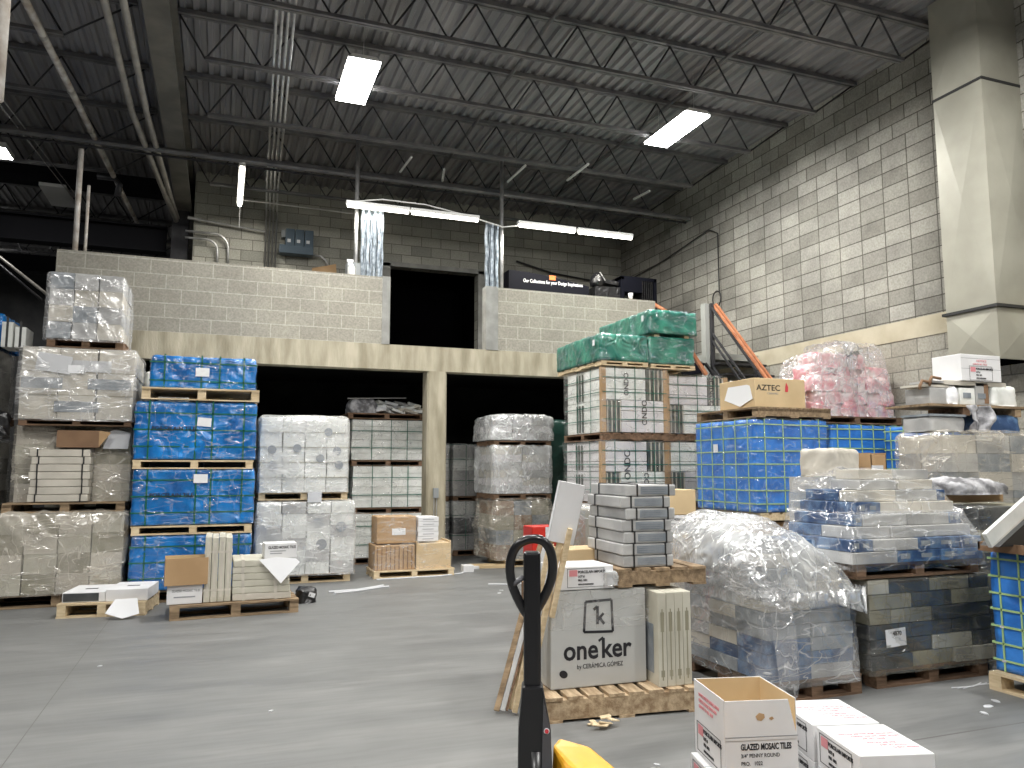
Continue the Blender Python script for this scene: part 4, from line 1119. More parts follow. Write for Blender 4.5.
# ---------------------------------------------------------------- S4: white slabs in green straps
def strapped_white(label, x0, x1, y0, y1, z0, z1, seed, rows=6, mats=('white_slab', 'white_slab', 'white_slab', 'cream_card'), film=True, name='strapped_slab_load', nv=(-.25, .05, .3), cols=1, filmmat='film_clear'):
    t, W_, D_, H_ = load(name, label, 'wrapped load', x0, x1, y0, y1, z0, z1)
    cartons(t, W_, D_, H_, cols, 2, rows, lambda i, j, k: mats[(i*3+k*2+j) % len(mats)], seed=seed, jit=.010, gap=.008, name='slab_carton')
    for k in range(2): hband(t, W_, D_, H_*(.3+.42*k), 'green_strap', .012, .012)
    for xx in nv: vband(t, W_, D_, H_, xx*W_/1.1, 'green_strap', 'x', .012, .012)
    for yy in (-.25, .25): vband(t, W_, D_, H_, yy*D_, 'green_strap', 'y', .012, .012)
    if film: MB().shell(W_+.04, D_+.04, H_+.02, 20, .012, 4, seed).build('stretch_wrap', M[filmmat], t)
    return t, W_, D_, H_
pallet('dark pallet on the floor under the green-strapped slabs by the column', 1.95, 3.12, 12.42, 13.5, 0, .1, 'wood_dark')
strapped_white('lowest green-strapped white slab load left of the concrete column, behind the brown boxes', 1.96, 3.1, 12.4, 13.5, .1, .78, 30)
pallet('dark pallet under the middle green-strapped slab load by the column', 1.95, 3.12, 12.4, 13.5, .78, .09, 'wood_dark')
strapped_white('middle green-strapped white slab load left of the concrete column', 1.95, 3.1, 12.4, 13.5, .88, 1.53, 31)
pallet('reddish dark pallet under the upper green-strapped slab load by the column', 1.93, 3.1, 12.4, 13.5, 1.53, .09, 'wood_dark')
strapped_white('upper green-strapped white slab load left of the concrete column, under the scrap tiles', 1.93, 3.08, 12.4, 13.5, 1.63, 2.27, 32)
pallet('dark broken pallet carrying the jumbled tile scraps', 1.85, 3.1, 12.35, 13.5, 2.28, .09, 'wood_dark', nb=6)
rr = random.Random(3)
for i in range(30):
    lv = 0 if i < 12 else (1 if i < 23 else 2)
    o = MB().box(-.11, .11, -.07, .07, 0, .045).build('tile_scrap_box', M[['paper', 'white_slab', 'white_slab', 'grey_slab', 'cream_card'][i % 5]], None,
         (2.2+.075*((i*5) % 12)+rr.uniform(-.03, .03), 12.45+.07*lv+.18*rr.random(), 2.385+.065*lv+rr.uniform(0, .02)), bevel=.004)
    o.rotation_euler = (R(rr.uniform(-14, 14)), R(rr.uniform(-20, 20)), R(rr.uniform(-50, 50)))
    finish(o, 'small white tile carton tossed in the jumble on top of the green-strapped slabs', 'box', 'jumbled small cartons on the top pallet')
t, W_, D_, H_ = load('plastic_bundle', 'grey crumpled plastic left of the jumbled small cartons', 'plastic sheet', 1.9, 2.3, 12.4, 12.8, 2.375, 2.58)
MB().shell(W_, D_, H_, 16, .05, 8, 13, .08, bottom=True).build('crumpled_sheet', M['rag'], t)
t = finish(MB().beam((1.85, 12.42, 2.60), (2.8, 12.45, 2.64), .03, .015).build('metal_strip', M['grey_slab'], None), 'thin grey strip lying across the jumbled small cartons', 'strip')

# ---------------------------------------------------------------- P3: brown boxes in front of the column
pallet('thin pallet on the floor under the brown boxes before the column', 2.0, 3.14, 10.72, 11.3, 0, .10, 'wood_pale', nb=5)
t, W_, D_, H_ = load('wrapped_brown_box', 'lower left brown box with vertical grain before the column', 'box', 2.02, 2.58, 10.76, 11.25, .1, .44)
MB().box(-W_/2, W_/2, -D_/2, D_/2, 0, H_).build('carton_body', M['kraft'], t, bevel=.01)
for i in range(9): MB().box(-W_/2+.03+i*.06, -W_/2+.045+i*.06, -D_/2-.003, -D_/2, .01, H_-.02).build('printed_stripe', M['kraft_dark'], t)
MB().shell(W_+.03, D_+.03, H_+.02, 20, .015, 5, 41).build('stretch_wrap', M['film_clear'], t)
t, W_, D_, H_ = load('wrapped_brown_box', 'lower right light brown open-topped box before the column', 'box', 2.6, 3.1, 10.76, 11.25, .1, .48)
MB().box(-W_/2, W_/2, -D_/2, D_/2, 0, H_-.03).box(-W_/2, -W_/2+.02, -D_/2, D_/2, H_-.03, H_).box(W_/2-.02, W_/2, -D_/2, D_/2, H_-.03, H_).build('carton_body', M['kraft_light'], t, bevel=.006)
MB().shell(W_+.03, D_+.03, H_, 20, .015, 5, 42).build('stretch_wrap', M['film_clear'], t)
t, W_, D_, H_ = load('wrapped_brown_box', 'upper brown box with a white shipping label before the column', 'box', 2.05, 2.6, 10.8, 11.22, .49, .83)
MB().box(-W_/2, W_/2, -D_/2, D_/2, -.03, H_).build('carton_body', M['kraft'], t, bevel=.01)
sheet(t, .03, -D_/2-.004, .13, .19, .09)
MB().shell(W_+.03, D_+.03, H_+.02, 20, .012, 5, 43).build('stretch_wrap', M['film_clear'], t)
for i in range(5):
    t, W_, D_, H_ = load('slim_white_box', 'slim white box, %s in the pile beside the labelled brown box' % ['lowest', 'second up', 'middle one', 'second from top', 'topmost'][i], 'box', 2.63, 2.93, 10.82, 11.2, .475+i*.068, .475+i*.068+.064, random.uniform(-2, 2), 'slim white boxes before the column')
    MB().box(-W_/2, W_/2, -D_/2, D_/2, 0, H_).build('box_body', M['white_card'], t, bevel=.004)
    sheet(t, 0, -D_/2-.001, H_/2, .16, .008, 'print_grey', name='printed_line')
t = finish(MB().tube([(0, 0, .01), (.9, .05, .01), (1.25, .2, .01), (1.33, .34, .01)], .012, 6).build('plastic_strip', M['paper_grey'], None, (2.02, 10.6, 0)), 'pale strip along the floor edge of the pallet before the column', 'strip')

# ---------------------------------------------------------------- S5, S6 in the right opening
for i, (x0, x1) in enumerate([(3.78, 4.6), (3.0, 3.70)]):
    wh = ['just left of the crinkled triple stack', 'right behind the column'][i]
    pallet('dark pallet on the floor %s' % wh, x0, x1, 13.0, 13.9, 0, .1, 'wood_dark', nb=6)
    strapped_white('lower dim green-strapped slab load ' + wh, x0, x1, 13.0, 13.9, .1, .92, 50+i, 3, ('grey_slab', 'white_slab', 'dark_card'), cols=3, filmmat='film')
    pallet('dark pallet between the dim slab loads ' + wh, x0, x1, 13.0, 13.9, .93, .08, 'wood_dark', nb=6)
    strapped_white('upper dim green-strapped slab load ' + wh, x0, x1, 13.0, 13.9, 1.02, 1.9, 53+i, 4, ('grey_slab', 'white_slab', 'grey_slab'), cols=3, filmmat='film')
pallet('pallet on the floor under the torn brown film load in the right opening', 4.1, 5.0, 11.25, 12.1, 0, .11, 'wood_pale', nb=6)
t, W_, D_, H_ = load('wrapped_carton_load', 'lowest load of the triple stack in the right opening, brown under torn film', 'wrapped load', 3.96, 4.84, 11.28, 12.15, .11, 1.0)
cartons(t, W_, D_, H_, 3, 2, 4, lambda i, j, k: ['kraft_dark', 'steel_card', 'olive_card'][(i+k) % 3], seed=60)
text('FRAGILE', .1, M['print_black'], t, (-.02, -D_/2-.004, .62), bold=.001) if False else None
MB().shell(W_+.05, D_+.05, H_+.02, 36, .045, 3.5, 60, .05, lambda p: Vector((p.x+(-.06 if p.x < 0 else 0)*(1-abs(p.z-.45)*2), p.y-(.04 if p.y < 0 else 0)*(1-abs(p.z-.4)*2), p.z))).build('stretch_wrap', M['film_tan'], t)
pallet('dark pallet above the brown film load in the right opening', 3.92, 4.88, 11.28, 12.15, 1.02, .08, 'wood_dark', nb=6)
t, W_, D_, H_ = load('wrapped_carton_load', 'middle load of the triple stack in the right opening, flat packs in shiny film', 'wrapped load', 3.92, 4.86, 11.28, 12.15, 1.11, 1.83)
cartons(t, W_, D_, H_, 2, 2, 6, lambda i, j, k: ['grey_slab', 'mauve_slab', 'cream_card'][(i+k) % 3], seed=61)
MB().shell(W_+.05, D_+.05, H_+.02, 32, .02, 5, 61, .03).build('stretch_wrap', M['film_silver'], t)
pallet('dark pallet below the topmost crinkled load in the right opening', 3.92, 4.88, 11.28, 12.15, 1.84, .08, 'wood_dark', nb=6)
t, W_, D_, H_ = load('wrapped_carton_load', 'topmost crinkled silvery load in the right opening', 'wrapped load', 3.88, 4.9, 11.26, 12.15, 1.93, 2.31)
cartons(t, W_-.04, D_-.04, H_-.04, 3, 2, 3, lambda i, j, k: ['grey_slab', 'mauve_slab'][(i+k) % 2], seed=62)
MB().shell(W_+.02, D_+.02, H_, 34, .03, 6, 62, .05).build('stretch_wrap', M['film_silver'], t)
t, W_, D_, H_ = load('green_wrapped_load', 'dark green wrapped stack in shadow between the triple stack and the green-topped stack', 'wrapped load', 4.98, 5.6, 11.9, 12.8, 0, 2.3)
MB().shell(W_, D_, H_, 14, .02, 4, 63).build('green_film', M['dark_green'], t)
for i, (x, y, l) in enumerate([(3.42, 11.0, 'left'), (3.6, 11.3, 'right')]):
    t = finish(MB().box(-.08, .08, -.07, .07, 0, .1-.06*i).build('carton_scrap', M['white_card'], None, (x, y, 0), bevel=.006), 'small white carton scrap on the floor of the right opening, %s one' % l, 'box')
t = finish(MB().box(-.28, .28, -.1, .1, 0, .05).build('cardboard_sheet', M['kraft_light'], None, (3.85, 11.35, 0), bevel=.004), 'flat cardboard lying at the foot of the triple stack', 'cardboard')
t.rotation_euler = (0, 0, R(-12))

# ---------------------------------------------------------------- S7: big slab loads with green tops
def slab_tower(label, x0, x1, y0, y1, z0, z1, seed, words, corner=True):
    t, W_, D_, H_ = load('slab_carton_load', label, 'wrapped load', x0, x1, y0, y1, z0, z1)
    hh = H_/2
    sm = ('mauve_slab', 'white_slab')
    for k in range(2):
        z = hh*k
        s = -1 if k else 1
        # wide flat-faced slab cartons and a group of edge-on dark slabs on each level
        fx0, fx1 = (-W_/2, W_/2-.30) if k else (-W_/2+.26, W_/2)
        n = 3
        for q in range(n):
            hq = hh/n
            MB().box(fx0+.01, fx1-.01, -D_/2, D_/2*.95, z+q*hq+.003, z+(q+1)*hq-.003).build('slab_carton', M[sm[(k+seed) % 2]], t, bevel=.006)
        gx = fx1+.01 if k else -W_/2+.01
        for q in range(4):
            MB().box(gx+q*.065, gx+q*.065+.042, -D_/2+.01, -D_/2+.12, z+.005, z+hh-.01).build('slab_on_edge', M['tile_edge'], t)
            MB().box(gx+q*.065+.044, gx+q*.065+.060, -D_/2, -D_/2+.12, z+.005, z+hh-.01).build('edge_board', M['cream_card'], t)
        MB().box(gx, gx+.26, -D_/2+.125, D_/2*.95, z+.003, z+hh-.003).build('slab_carton', M[sm[(k+seed+1) % 2]], t)
        # left side group
        for q in range(3):
            MB().box(-W_/2-.004, -W_/2+.0, -D_/2+.62+q*.09, -D_/2+.66+q*.09, z+.02, z+hh-.04).build('slab_on_edge', M['tile_edge'], t)
    for zz in (H_*.2, H_*.4, H_*.62, H_*.85): hband(t, W_, D_, zz, 'green_strap', .010, .014)
    for xx in (-.32, 0.0, .3): vband(t, W_, D_, H_, xx*W_, 'green_strap', 'x', .010, .014)
    for yy in (-.2, .15): vband(t, W_, D_, H_, yy*D_, 'green_strap', 'y', .010, .014)
    if corner:
        for sx in (-1, 1):
            MB().box(sx*W_/2-.035, sx*W_/2+.035, -D_/2-.012, -D_/2+.05, 0, H_).build('corner_post', M['kraft'], t)
    for (wx, wz, s_) in words:
        text('ONDO', s_, M['print_black'], t, (wx, -D_/2-.006, wz), rz=90, bold=.0012)
    MB().shell(W_+.06, D_+.06, H_+.02, 26, .014, 4, seed, .02).build('stretch_wrap', M['film_clear'], t)
    return t
pallet('pallet on the floor under the near stack with green tops', 4.77, 5.77, 9.3, 10.5, 0, .12, 'wood_dark')
slab_tower('lowest slab load of the near green-topped stack, behind the strapped grey cartons', 4.77, 5.77, 9.3, 10.5, .12, .92, 70, [])
pallet('dark pallet between the lowest and middle slab loads of the green-topped stack', 4.75, 5.8, 9.28, 10.5, .93, .10, 'wood_dark')
slab_tower('middle slab load of the near green-topped stack', 4.77, 5.75, 9.3, 10.5, 1.04, 1.86, 71, [(-.08, .3, .13), (.2, .08, .1)])
pallet('long reddish pallet across the middle of the green-topped stack', 4.75, 5.8, 9.26, 10.5, 1.87, .10, 'wood_dark', run='x')
slab_tower('upper slab load of the near green-topped stack, directly under the green wraps', 4.79, 5.75, 9.3, 10.5, 1.98, 2.86, 72, [(-.1, .5, .1), (.18, .1, .11)])
pallet('pallet on the floor under the right half of the green-topped stack', 5.84, 6.84, 9.4, 10.5, 0, .12, 'wood_dark')
slab_tower('lowest slab load of the right half of the green-topped stack', 5.84, 6.82, 9.4, 10.5, .12, .92, 73, [])
pallet('dark pallet low in the right half of the green-topped stack', 5.84, 6.84, 9.4, 10.5, .93, .10, 'wood_dark')
slab_tower('middle slab load of the right half of the green-topped stack, beside the blue strapped crate', 5.84, 6.82, 9.4, 10.5, 1.04, 1.86, 74, [])
pallet('reddish dark pallet in the right half of the green-topped stack', 5.84, 6.84, 9.38, 10.5, 1.87, .10, 'wood_dark', run='x')
slab_tower('upper slab load of the right half of the green-topped stack', 5.84, 6.82, 9.4, 10.5, 1.98, 2.80, 75, [(.3, .45, .14)], True)


def green_load(label, x0, x1, y0, y1, z0, z1, seed, tag=True):
    t, W_, D_, H_ = load('green_wrapped_load', label, 'wrapped load', x0, x1, y0, y1, z0, z1)
    MB().shell(W_, D_, H_, 30, .016, 5, seed, .02, bottom=True).build('green_film', M['green_wrap'], t)
    MB().shell(W_+.02, D_+.02, H_+.012, 22, .010, 5, seed+9, .02).build('stretch_wrap', M['film_lines'], t)
    if tag: sheet(t, -W_/2-.022, -D_/2+.16, H_*.7, .06, .08, 'paper', 'side')
    return t
pallet('pale thin pallet under the left green wrapped load', 4.74, 5.46, 9.25, 10.7, 2.88, .06, 'wood_pale', nb=6)
green_load('left green wrapped load, lowest of the three and nearest the block wall', 4.73, 5.46, 9.25, 10.7, 2.95, 3.31, 80)
pallet('pale thin pallet under the right green wrapped load', 5.50, 6.22, 9.25, 10.3, 2.87, .06, 'wood_pale', nb=6)
green_load('right green wrapped load, below the raised one', 5.48, 6.2, 9.25, 10.3, 2.94, 3.31, 81, False)
for i, xx in enumerate((5.62, 6.1)):
    t = finish(MB().box(-.04, .04, 0, 1.2, 0, .035).build('wood_runner', M['wood_pale'], None, (xx, 9.27, 3.32)), 'wooden runner under the raised green load, %s one' % ['left', 'right'][i], 'wood strip')
green_load('raised green wrapped load, topmost of the three', 5.48, 6.24, 9.22, 10.75, 3.36, 3.68, 82)

# ---------------------------------------------------------------- blue strapped crates
def strapped_blue(label, x0, x1, y0, y1, z0, z1, seed, nh=7, nvx=4, nvy=5, tagside=True, rz=0.0):
    t, W_, D_, H_ = load('strapped_crate', label, 'wrapped load', x0, x1, y0, y1, z0, z1, rz)
    MB().shell(W_, D_, H_, 28, .008, 5, seed, .015, bottom=True).build('blue_film', M['blue_tile'], t)
    for k in range(nh): hband(t, W_, D_, H_*(k+.6)/nh, 'lime_strap', .013, .010, random.uniform(-.008, .008))
    for k in range(nvx): vband(t, W_, D_, H_, -W_/2+W_*(k+.5)/nvx, 'lime_strap', 'x', .012, .010)
    for k in range(nvy): vband(t, W_, D_, H_, -D_/2+D_*(k+.5)/nvy, 'lime_strap', 'y', .012, .010)
    rr = random.Random(seed)
    for k in range(nh):
        sheet(t, -W_/2-.014, -D_/2+D_*(rr.randint(0, nvy-1)+.5)/nvy, H_*(k+.6)/nh, .03, .015, 'paper_grey', 'side', name='strap_clip')
    return t, W_, D_, H_
# support below
pallet('pallet on the floor under the brown cartons below the big blue crate', 5.75, 6.75, 7.38, 8.5, 0, .12, 'wood_old')
t, W_, D_, H_ = load('wrapped_carton_load', 'brown carton load beneath the big blue strapped crate', 'wrapped load', 5.75, 6.75, 7.4, 8.5, .12, .88)
cartons(t, W_, D_, H_, 3, 3, 3, 'kraft', seed=90)
pallet('pallet under the big blue strapped crate, block ends showing', 5.74, 6.78, 7.32, 8.5, .89, .10, 'wood_pale', run='x')
t, W_, D_, H_ = strapped_blue('big blue strapped crate in the middle right with pallet and carton on top', 5.70, 6.74, 7.33, 8.5, 1.0, 2.06, 91)
sheet(t, -W_/2-.016, -.05+.2, .74, .09, .10, 'paper', 'side')
MB().shell(W_+.05, D_+.05, H_+.02, 20, .01, 4, 91).build('stretch_wrap', M['film_lines'], t)
MB().box(.12, .25, -D_/2-.05, -D_/2-.02, .14, .42).build('wood_tag', M['kraft_light'], t, label='tan wooden wedge hooked on the straps')
pallet('weathered pallet on the big blue crate, under the AZTEC carton', 5.72, 6.78, 7.3, 8.5, 2.08, .12, 'wood_old', run='x', solid=True)
t, W_, D_, H_ = load('printed_carton', 'tan carton lettered AZTEC with a white paper on its side', 'box', 5.79, 6.52, 7.42, 8.1, 2.205, 2.55)
MB().box(-W_/2, W_/2, -D_/2, D_/2, 0, H_).build('carton_body', M['kraft_light'], t, bevel=.008)
MB().box(-W_/2-.001, W_/2+.001, -.03, .03, H_, H_+.002).build('packing_tape', M['kraft'], t)
text('AZTEC', .095, M['print_black'], t, (-.34, -D_/2-.002, .20), squeeze=1.15, bold=.001)
text('CERAMIC', .032, M['print_grey'], t, (-.19, -D_/2-.002, .155), squeeze=1.2)
MB().prism([(.07, .19), (.11, .19), (.115, .25), (.09, .30), (.075, .25)], 'y', -D_/2-.004, -D_/2).build('red_emblem', M['print_red'], t, label='small red flame-shaped emblem')
pp = MB().prism([(-.22, .20), (.16, .30), (.26, .06), (-.05, -.04), (-.28, .04)], 'x', -.003, 0).build('paper_sheet', M['paper'], t, (-W_/2-.012, -.03, .06)); pp.rotation_euler = (0, R(4), 0)
# second and third crates behind
t, W_, D_, H_ = load('wrapped_carton_load', 'grey carton load directly under the second blue crate', 'wrapped load', 6.9, 8.0, 7.42, 8.2, 0, 1.3)
cartons(t, W_, D_, H_, 3, 2, 4, 'grey_slab', seed=92)
strapped_blue('second blue strapped crate, showing below the pink bags', 6.86, 7.98, 7.4, 8.2, 1.31, 2.02, 93, 6, 6, 4)
t, W_, D_, H_ = load('wrapped_carton_load', 'grey carton load under the small blue crate by the duct', 'wrapped load', 7.5, 8.05, 6.5, 7.2, 0, 1.3)
cartons(t, W_, D_, H_, 2, 2, 4, 'grey_slab', seed=94)
strapped_blue('small blue strapped crate against the block wall left of the duct', 7.5, 8.05, 6.45, 7.2, 1.31, 1.98, 95, 6, 4, 4)
pallet('dark flat pallet under the pink bags', 6.62, 8.05, 7.45, 8.1, 2.04, .09, 'wood_dark', nb=6)
t = thing('bagged_sack_load', 'heap of pink and white sacks under a clear plastic cover, by the block wall', 'sack load', (7.34, 7.8, 2.13))
k = 0
rr = random.Random(5)
for lvl in range(5):
    n = 3 if lvl < 4 else 2
    for i in range(n):
        for j in range(1 if lvl > 2 else 2):
            b_ = MB().shell(.42, .32, .19, 14, .02, 7, 100+k, .07, bottom=True).build('sack', M['pink_bag'], t, (-.42+.41*i+rr.uniform(-.03, .03)+(.12 if lvl == 4 else .03*(lvl % 2)), -.16+.32*j+(0.1 if lvl > 2 else 0), .152*lvl))
            b_.rotation_euler = (0, 0, R(rr.uniform(-12, 12))); k += 1
MB().shell(1.34, .70, .93, 40, .035, 3.5, 105, .10, lambda p: Vector((p.x*(1.0 if p.x > 0 else 1.0)+(.10*p.z if p.x < 0 else -.22*p.z), p.y, p.z*(1-(.16 if p.x < -.2 else 0)*min(1, (-p.x-.2)/.3))))).build('plastic_cover', M['film_cover'], t)

# ---------------------------------------------------------------- middle: boxes on a hidden load behind the grey cartons
pallet('old pallet on the floor under the kraft load behind the logo carton', 3.55, 4.6, 5.9, 6.8, 0, .12, 'wood_old')
t, W_, D_, H_ = load('wrapped_carton_load', 'kraft carton load with torn top behind the strapped grey cartons', 'wrapped load', 3.55, 4.6, 5.9, 6.8, .12, .92)
cartons(t, W_, D_, H_, 3, 3, 3, lambda i, j, k: ['kraft_light', 'cream_card'][(i+k) % 2], seed=110)
for i, (x0, lab) in enumerate([(3.60, 'left'), (3.965, 'right')]):
    t, W_, D_, H_ = load('tile_box', 'white printed box behind the strapped grey cartons, %s one' % lab, 'box', x0, x0+.35, 5.95, 6.3, .925, 1.085)
    MB().box(-W_/2, W_/2, -D_/2, D_/2, 0, H_).build('box_body', M['white_card'], t, bevel=.005)
    text('GLAZED MOSAIC TILES', .036, M['print_black'], t, (-.15, -D_/2-.002, .115), squeeze=.75)
    for q in range(3): sheet(t, -.02, -D_/2-.001, .09-.025*q, .22, .006, 'print_grey', name='printed_line')
t, W_, D_, H_ = load('brown_box', 'plain orange-brown box on the white printed boxes behind the grey cartons', 'box', 3.62, 3.97, 5.95, 6.3, 1.09, 1.31)
MB().box(-W_/2, W_/2, -D_/2, D_/2, 0, H_).build('carton_body', M['kraft_light'], t, bevel=.006)
t, W_, D_, H_ = load('wrapped_carton_load', 'dim film-wrapped slab load behind the white printed porcelain box', 'wrapped load', 3.14, 3.5, 6.4, 7.2, 0, 1.12)
cartons(t, W_, D_, H_, 4, 2, 2, lambda i, j, k: ['steel_card', 'olive_card', 'grey_slab'][(i+k) % 3], seed=112)
MB().shell(W_+.04, D_+.04, H_+.02, 20, .02, 4, 112).build('stretch_wrap', M['film'], t)

# ---------------------------------------------------------------- logo carton group (centre foreground)
pallet('splintered pallet on the floor under the big grey logo carton', 1.90, 2.92, 4.32, 5.25, 0, .145, 'wood', run='x', rz=-6, solid=True, nb=8)
t, W_, D_, H_ = load('logo_carton', 'big pale grey carton with the oneker logo standing on the splintered pallet', 'box', 1.945, 2.60, 4.50, 4.75, .15, .735, -2)
MB().box(-W_/2, W_/2, -D_/2, D_/2, 0, H_).build('carton_body', M['grey_card'], t, bevel=.006)
yf = -D_/2-.0015
def fr_rect(cx, cz, s, w_, M_, nm):
    mb = MB()
    pts = [(-1.02, -.95), (1.0, -1.02), (.93, .98), (-.90, .93)]
    P = [(cx+a*s, yf, cz+b_*s) for a, b_ in pts]
    for i in range(4): mb.beam(P[i], P[(i+1) % 4], .003, w_)
    mb.build(nm, M_, t)
fr_rect(-.005, .425, .098, .015, M['print_black'], 'logo_frame')
lg = MB()
lg.beam((-.012, yf, .375), (-.012, yf, .485), .003, .018); lg.beam((-.013, yf, .483), (-.038, yf, .465), .003, .017)
lg.beam((-.010, yf, .400), (.030, yf, .440), .003, .017); lg.beam((.004, yf, .412), (.034, yf, .374), .003, .017)
lg.build('logo_letter', M['print_black'], t)
text('one', .168, M['print_black'], t, (-.245, yf, .17), bold=.0035, squeeze=.92)
text('ker', .168, M['print_black'], t, (.010, yf, .17), bold=.0035, squeeze=.92)
MB().beam((.026, yf, .292), (-.006, yf, .272), .003, .014).build('logo_flag', M['print_black'], t)
text('by CERÁMICA GÓMEZ', .040, M['print_black'], t, (-.155, yf, .112), squeeze=.80)
MB().lathe([(.028, 0), (.028, .002)], 24, Matrix.Translation((-.245, yf, .088)) @ Matrix.Rotation(R(90), 4, 'X') @ Matrix.Rotation(R(-25), 4, 'Z') @ Matrix.Diagonal((1, .8, 1, 1))).build('logo_dot', M['print_black'], t)
MB().box(-W_/2-.004, W_/2+.10, -D_/2-.006, D_/2+.003, H_*.60, H_+.004).build('stretch_wrap', M['film_clear'], t)
# other cartons behind it
for i, (y0, lab, mt) in enumerate([(4.77, 'right behind the logo carton', 'grey_card'), (4.92, 'last in the row behind the logo carton', 'kraft_dark')]):
    t, W_, D_, H_ = load('slab_carton', 'tall carton standing ' + lab, 'tile pack', 1.96, 2.60, y0, y0+.14, .15, .73, -2)
    MB().box(-W_/2, W_/2, -D_/2, D_/2, 0, H_).build('carton_body', M[mt], t, bevel=.006)
t, W_, D_, H_ = load('brown_box', 'dark brown box with a white printed label, behind the left edge of the logo carton', 'box', 2.17, 2.45, 5.1, 5.4, .15, .74, 0)
MB().box(-W_/2, W_/2, -D_/2, D_/2, 0, H_).build('carton_body', M['kraft_dark'], t, bevel=.006)
MB().box(-W_/2-.001, -W_/2+.14, -D_/2-.003, -D_/2, .05, .24).build('label_sheet', M['paper_grey'], t)
for q, s_ in enumerate(['GLAZED', 'MOSAIC', 'TILES']): text(s_, .03, M['print_black'], t, (-W_/2+.01, -D_/2-.0045, .20-.055*q), squeeze=.8)
t, W_, D_, H_ = load('brown_box', 'light brown box peeking over the white PORCELAIN IMPORTS box', 'box', 2.28, 2.6, 5.0, 5.25, .745, .935)
MB().box(-W_/2, W_/2, -D_/2, D_/2, 0, H_).build('carton_body', M['kraft_light'], t, bevel=.006)

def porcelain_label(t, xs, zs, s_, yfr, side='front'):
    """framed label: pink block, heading, small lines. xs,zs lower left corner"""
    w_, h_ = .23*s_, .105*s_
    mb = MB()
    def B(a0, a1, z0, z1):
        if side == 'front': mb.box(xs+a0, xs+a1, yfr-.001, yfr, zs+z0, zs+z1)
        else: mb.box(yfr-.001, yfr, xs-a1, xs-a0, zs+z0, zs+z1)
    e = .0022*s_
    B(0, w_, 0, e); B(0, w_, h_-e, h_); B(0, e, 0, h_); B(w_-e, w_, 0, h_)
    mb.build('label_frame', M['print_black'], t)
    mb = MB(); B(.012*s_, .062*s_, .062*s_, .097*s_); mb.build('pink_emblem', M['print_pink'], t, label='pink square emblem')
    def T(body, size, a, z, mt='print_black', sq=.85, bold=.0004):
        loc = (xs+a, yfr-.001, zs+z) if side == 'front' else (yfr-.001, xs-a, zs+z)
        text(body, size*s_, M[mt], t, loc, side, squeeze=sq, bold=bold)
    T('PORCELAIN IMPORTS', .021, .066*s_, .078*s_); T('LOT #', .017, .066*s_, .055*s_); T('PRO. 1022', .015, .066*s_, .034*s_); T('MADE IN INDONESIA', .012, .066*s_, .012*s_)

t, W_, D_, H_ = load('tile_box', 'white box with framed PORCELAIN IMPORTS label on top of the logo carton', 'box', 1.99, 2.375, 4.50, 4.80, .742, .885, -2)
MB().box(-W_/2, W_/2, -D_/2, D_/2, 0, H_).build('box_body', M['white_card'], t, bevel=.005)
porcelain_label(t, -.125, .015, 1.1, -D_/2-.001)
MB().shell(.07, .03, .08, 8, .012, 20, 7, .01, bottom=True).build('crumpled_tape', M['film_silver'], t, (.17, -D_/2-.012, .02))
t = finish(MB().shell(.10, .10, .10, 10, .02, 16, 8, .03, bottom=True).build('plastic_scrap', M['plastic_dark'], None, (2.405, 4.62, .745)), 'scrap of black plastic between the white box and the small pallet', 'plastic sheet')
for i in range(4):
    t, W_, D_, H_ = load('upright_slab_carton', 'cream slab carton on edge beside the logo carton, %s of four' % ['leftmost', 'second from left', 'third from left', 'rightmost'][i],
                         'tile pack', 2.63+i*.060, 2.686+i*.060, 4.34, 4.92, .147, .72, -6, 'cream slab cartons on edge beside the logo carton')
    MB().box(-W_/2, W_/2, -D_/2, D_/2, 0, H_).build('slab_carton', M['beige_card'], t, bevel=.004)
    MB().box(-.004, .004, -D_/2-.0015, -D_/2, .04, H_-.10).build('printed_line', M['print_olive'], t)
    MB().box(-.012, .012, -D_/2-.001, -D_/2, .06, .10).build('printed_mark', M['olive_card'], t); MB().box(-.012, .012, -D_/2-.001, -D_/2, H_-.24, H_-.12).build('printed_mark', M['olive_card'], t)
    if i == 0: sheet(t, -W_/2-.001, -.12, .22, .2, .3, 'steel_card', 'side', name='printed_panel')
pallet('small thick weathered pallet on top of the logo carton, under the strapped grey cartons', 2.42, 3.05, 4.46, 5.1, .742, .115, 'wood_old', run='x', solid=True, rz=-4, nb=5)
for i in range(7):
    zz = .862+i*.076
    dx = [0, -.012, .0, -.01, .01, -.015, .02][i]
    t, W_, D_, H_ = load('strapped_grey_carton', 'strapped grey printed carton, %s in the leaning pile of seven' % ['lowest', 'second from bottom', 'third from bottom', 'middle one', 'third from top', 'second from top', 'topmost'][i],
                         'tile pack', 2.475+dx, 2.835+dx, 4.50, 5.08, zz, zz+.072, -3+random.uniform(-2, 2), 'strapped grey printed cartons in the pile of seven')
    MB().box(-W_/2, W_/2, -D_/2, D_/2, 0, H_).build('carton_body', M['grey_slab'], t, bevel=.008)
    sheet(t, .02, -D_/2-.001, H_/2, .20, .048, 'steel_card', name='printed_panel')
    for q in range(3): MB().box(-.07, .10, -D_/2-.0045, -D_/2-.003, .02+.014*q, .023+.014*q).build('printed_line', M['print_grey'], t)
    for xx in (-.105, .125): vband(t, W_, D_, H_, xx, 'black_strap', 'x', .010, .003)
    vband(t, W_, D_, H_, .14, 'black_strap', 'y', .012, .003)
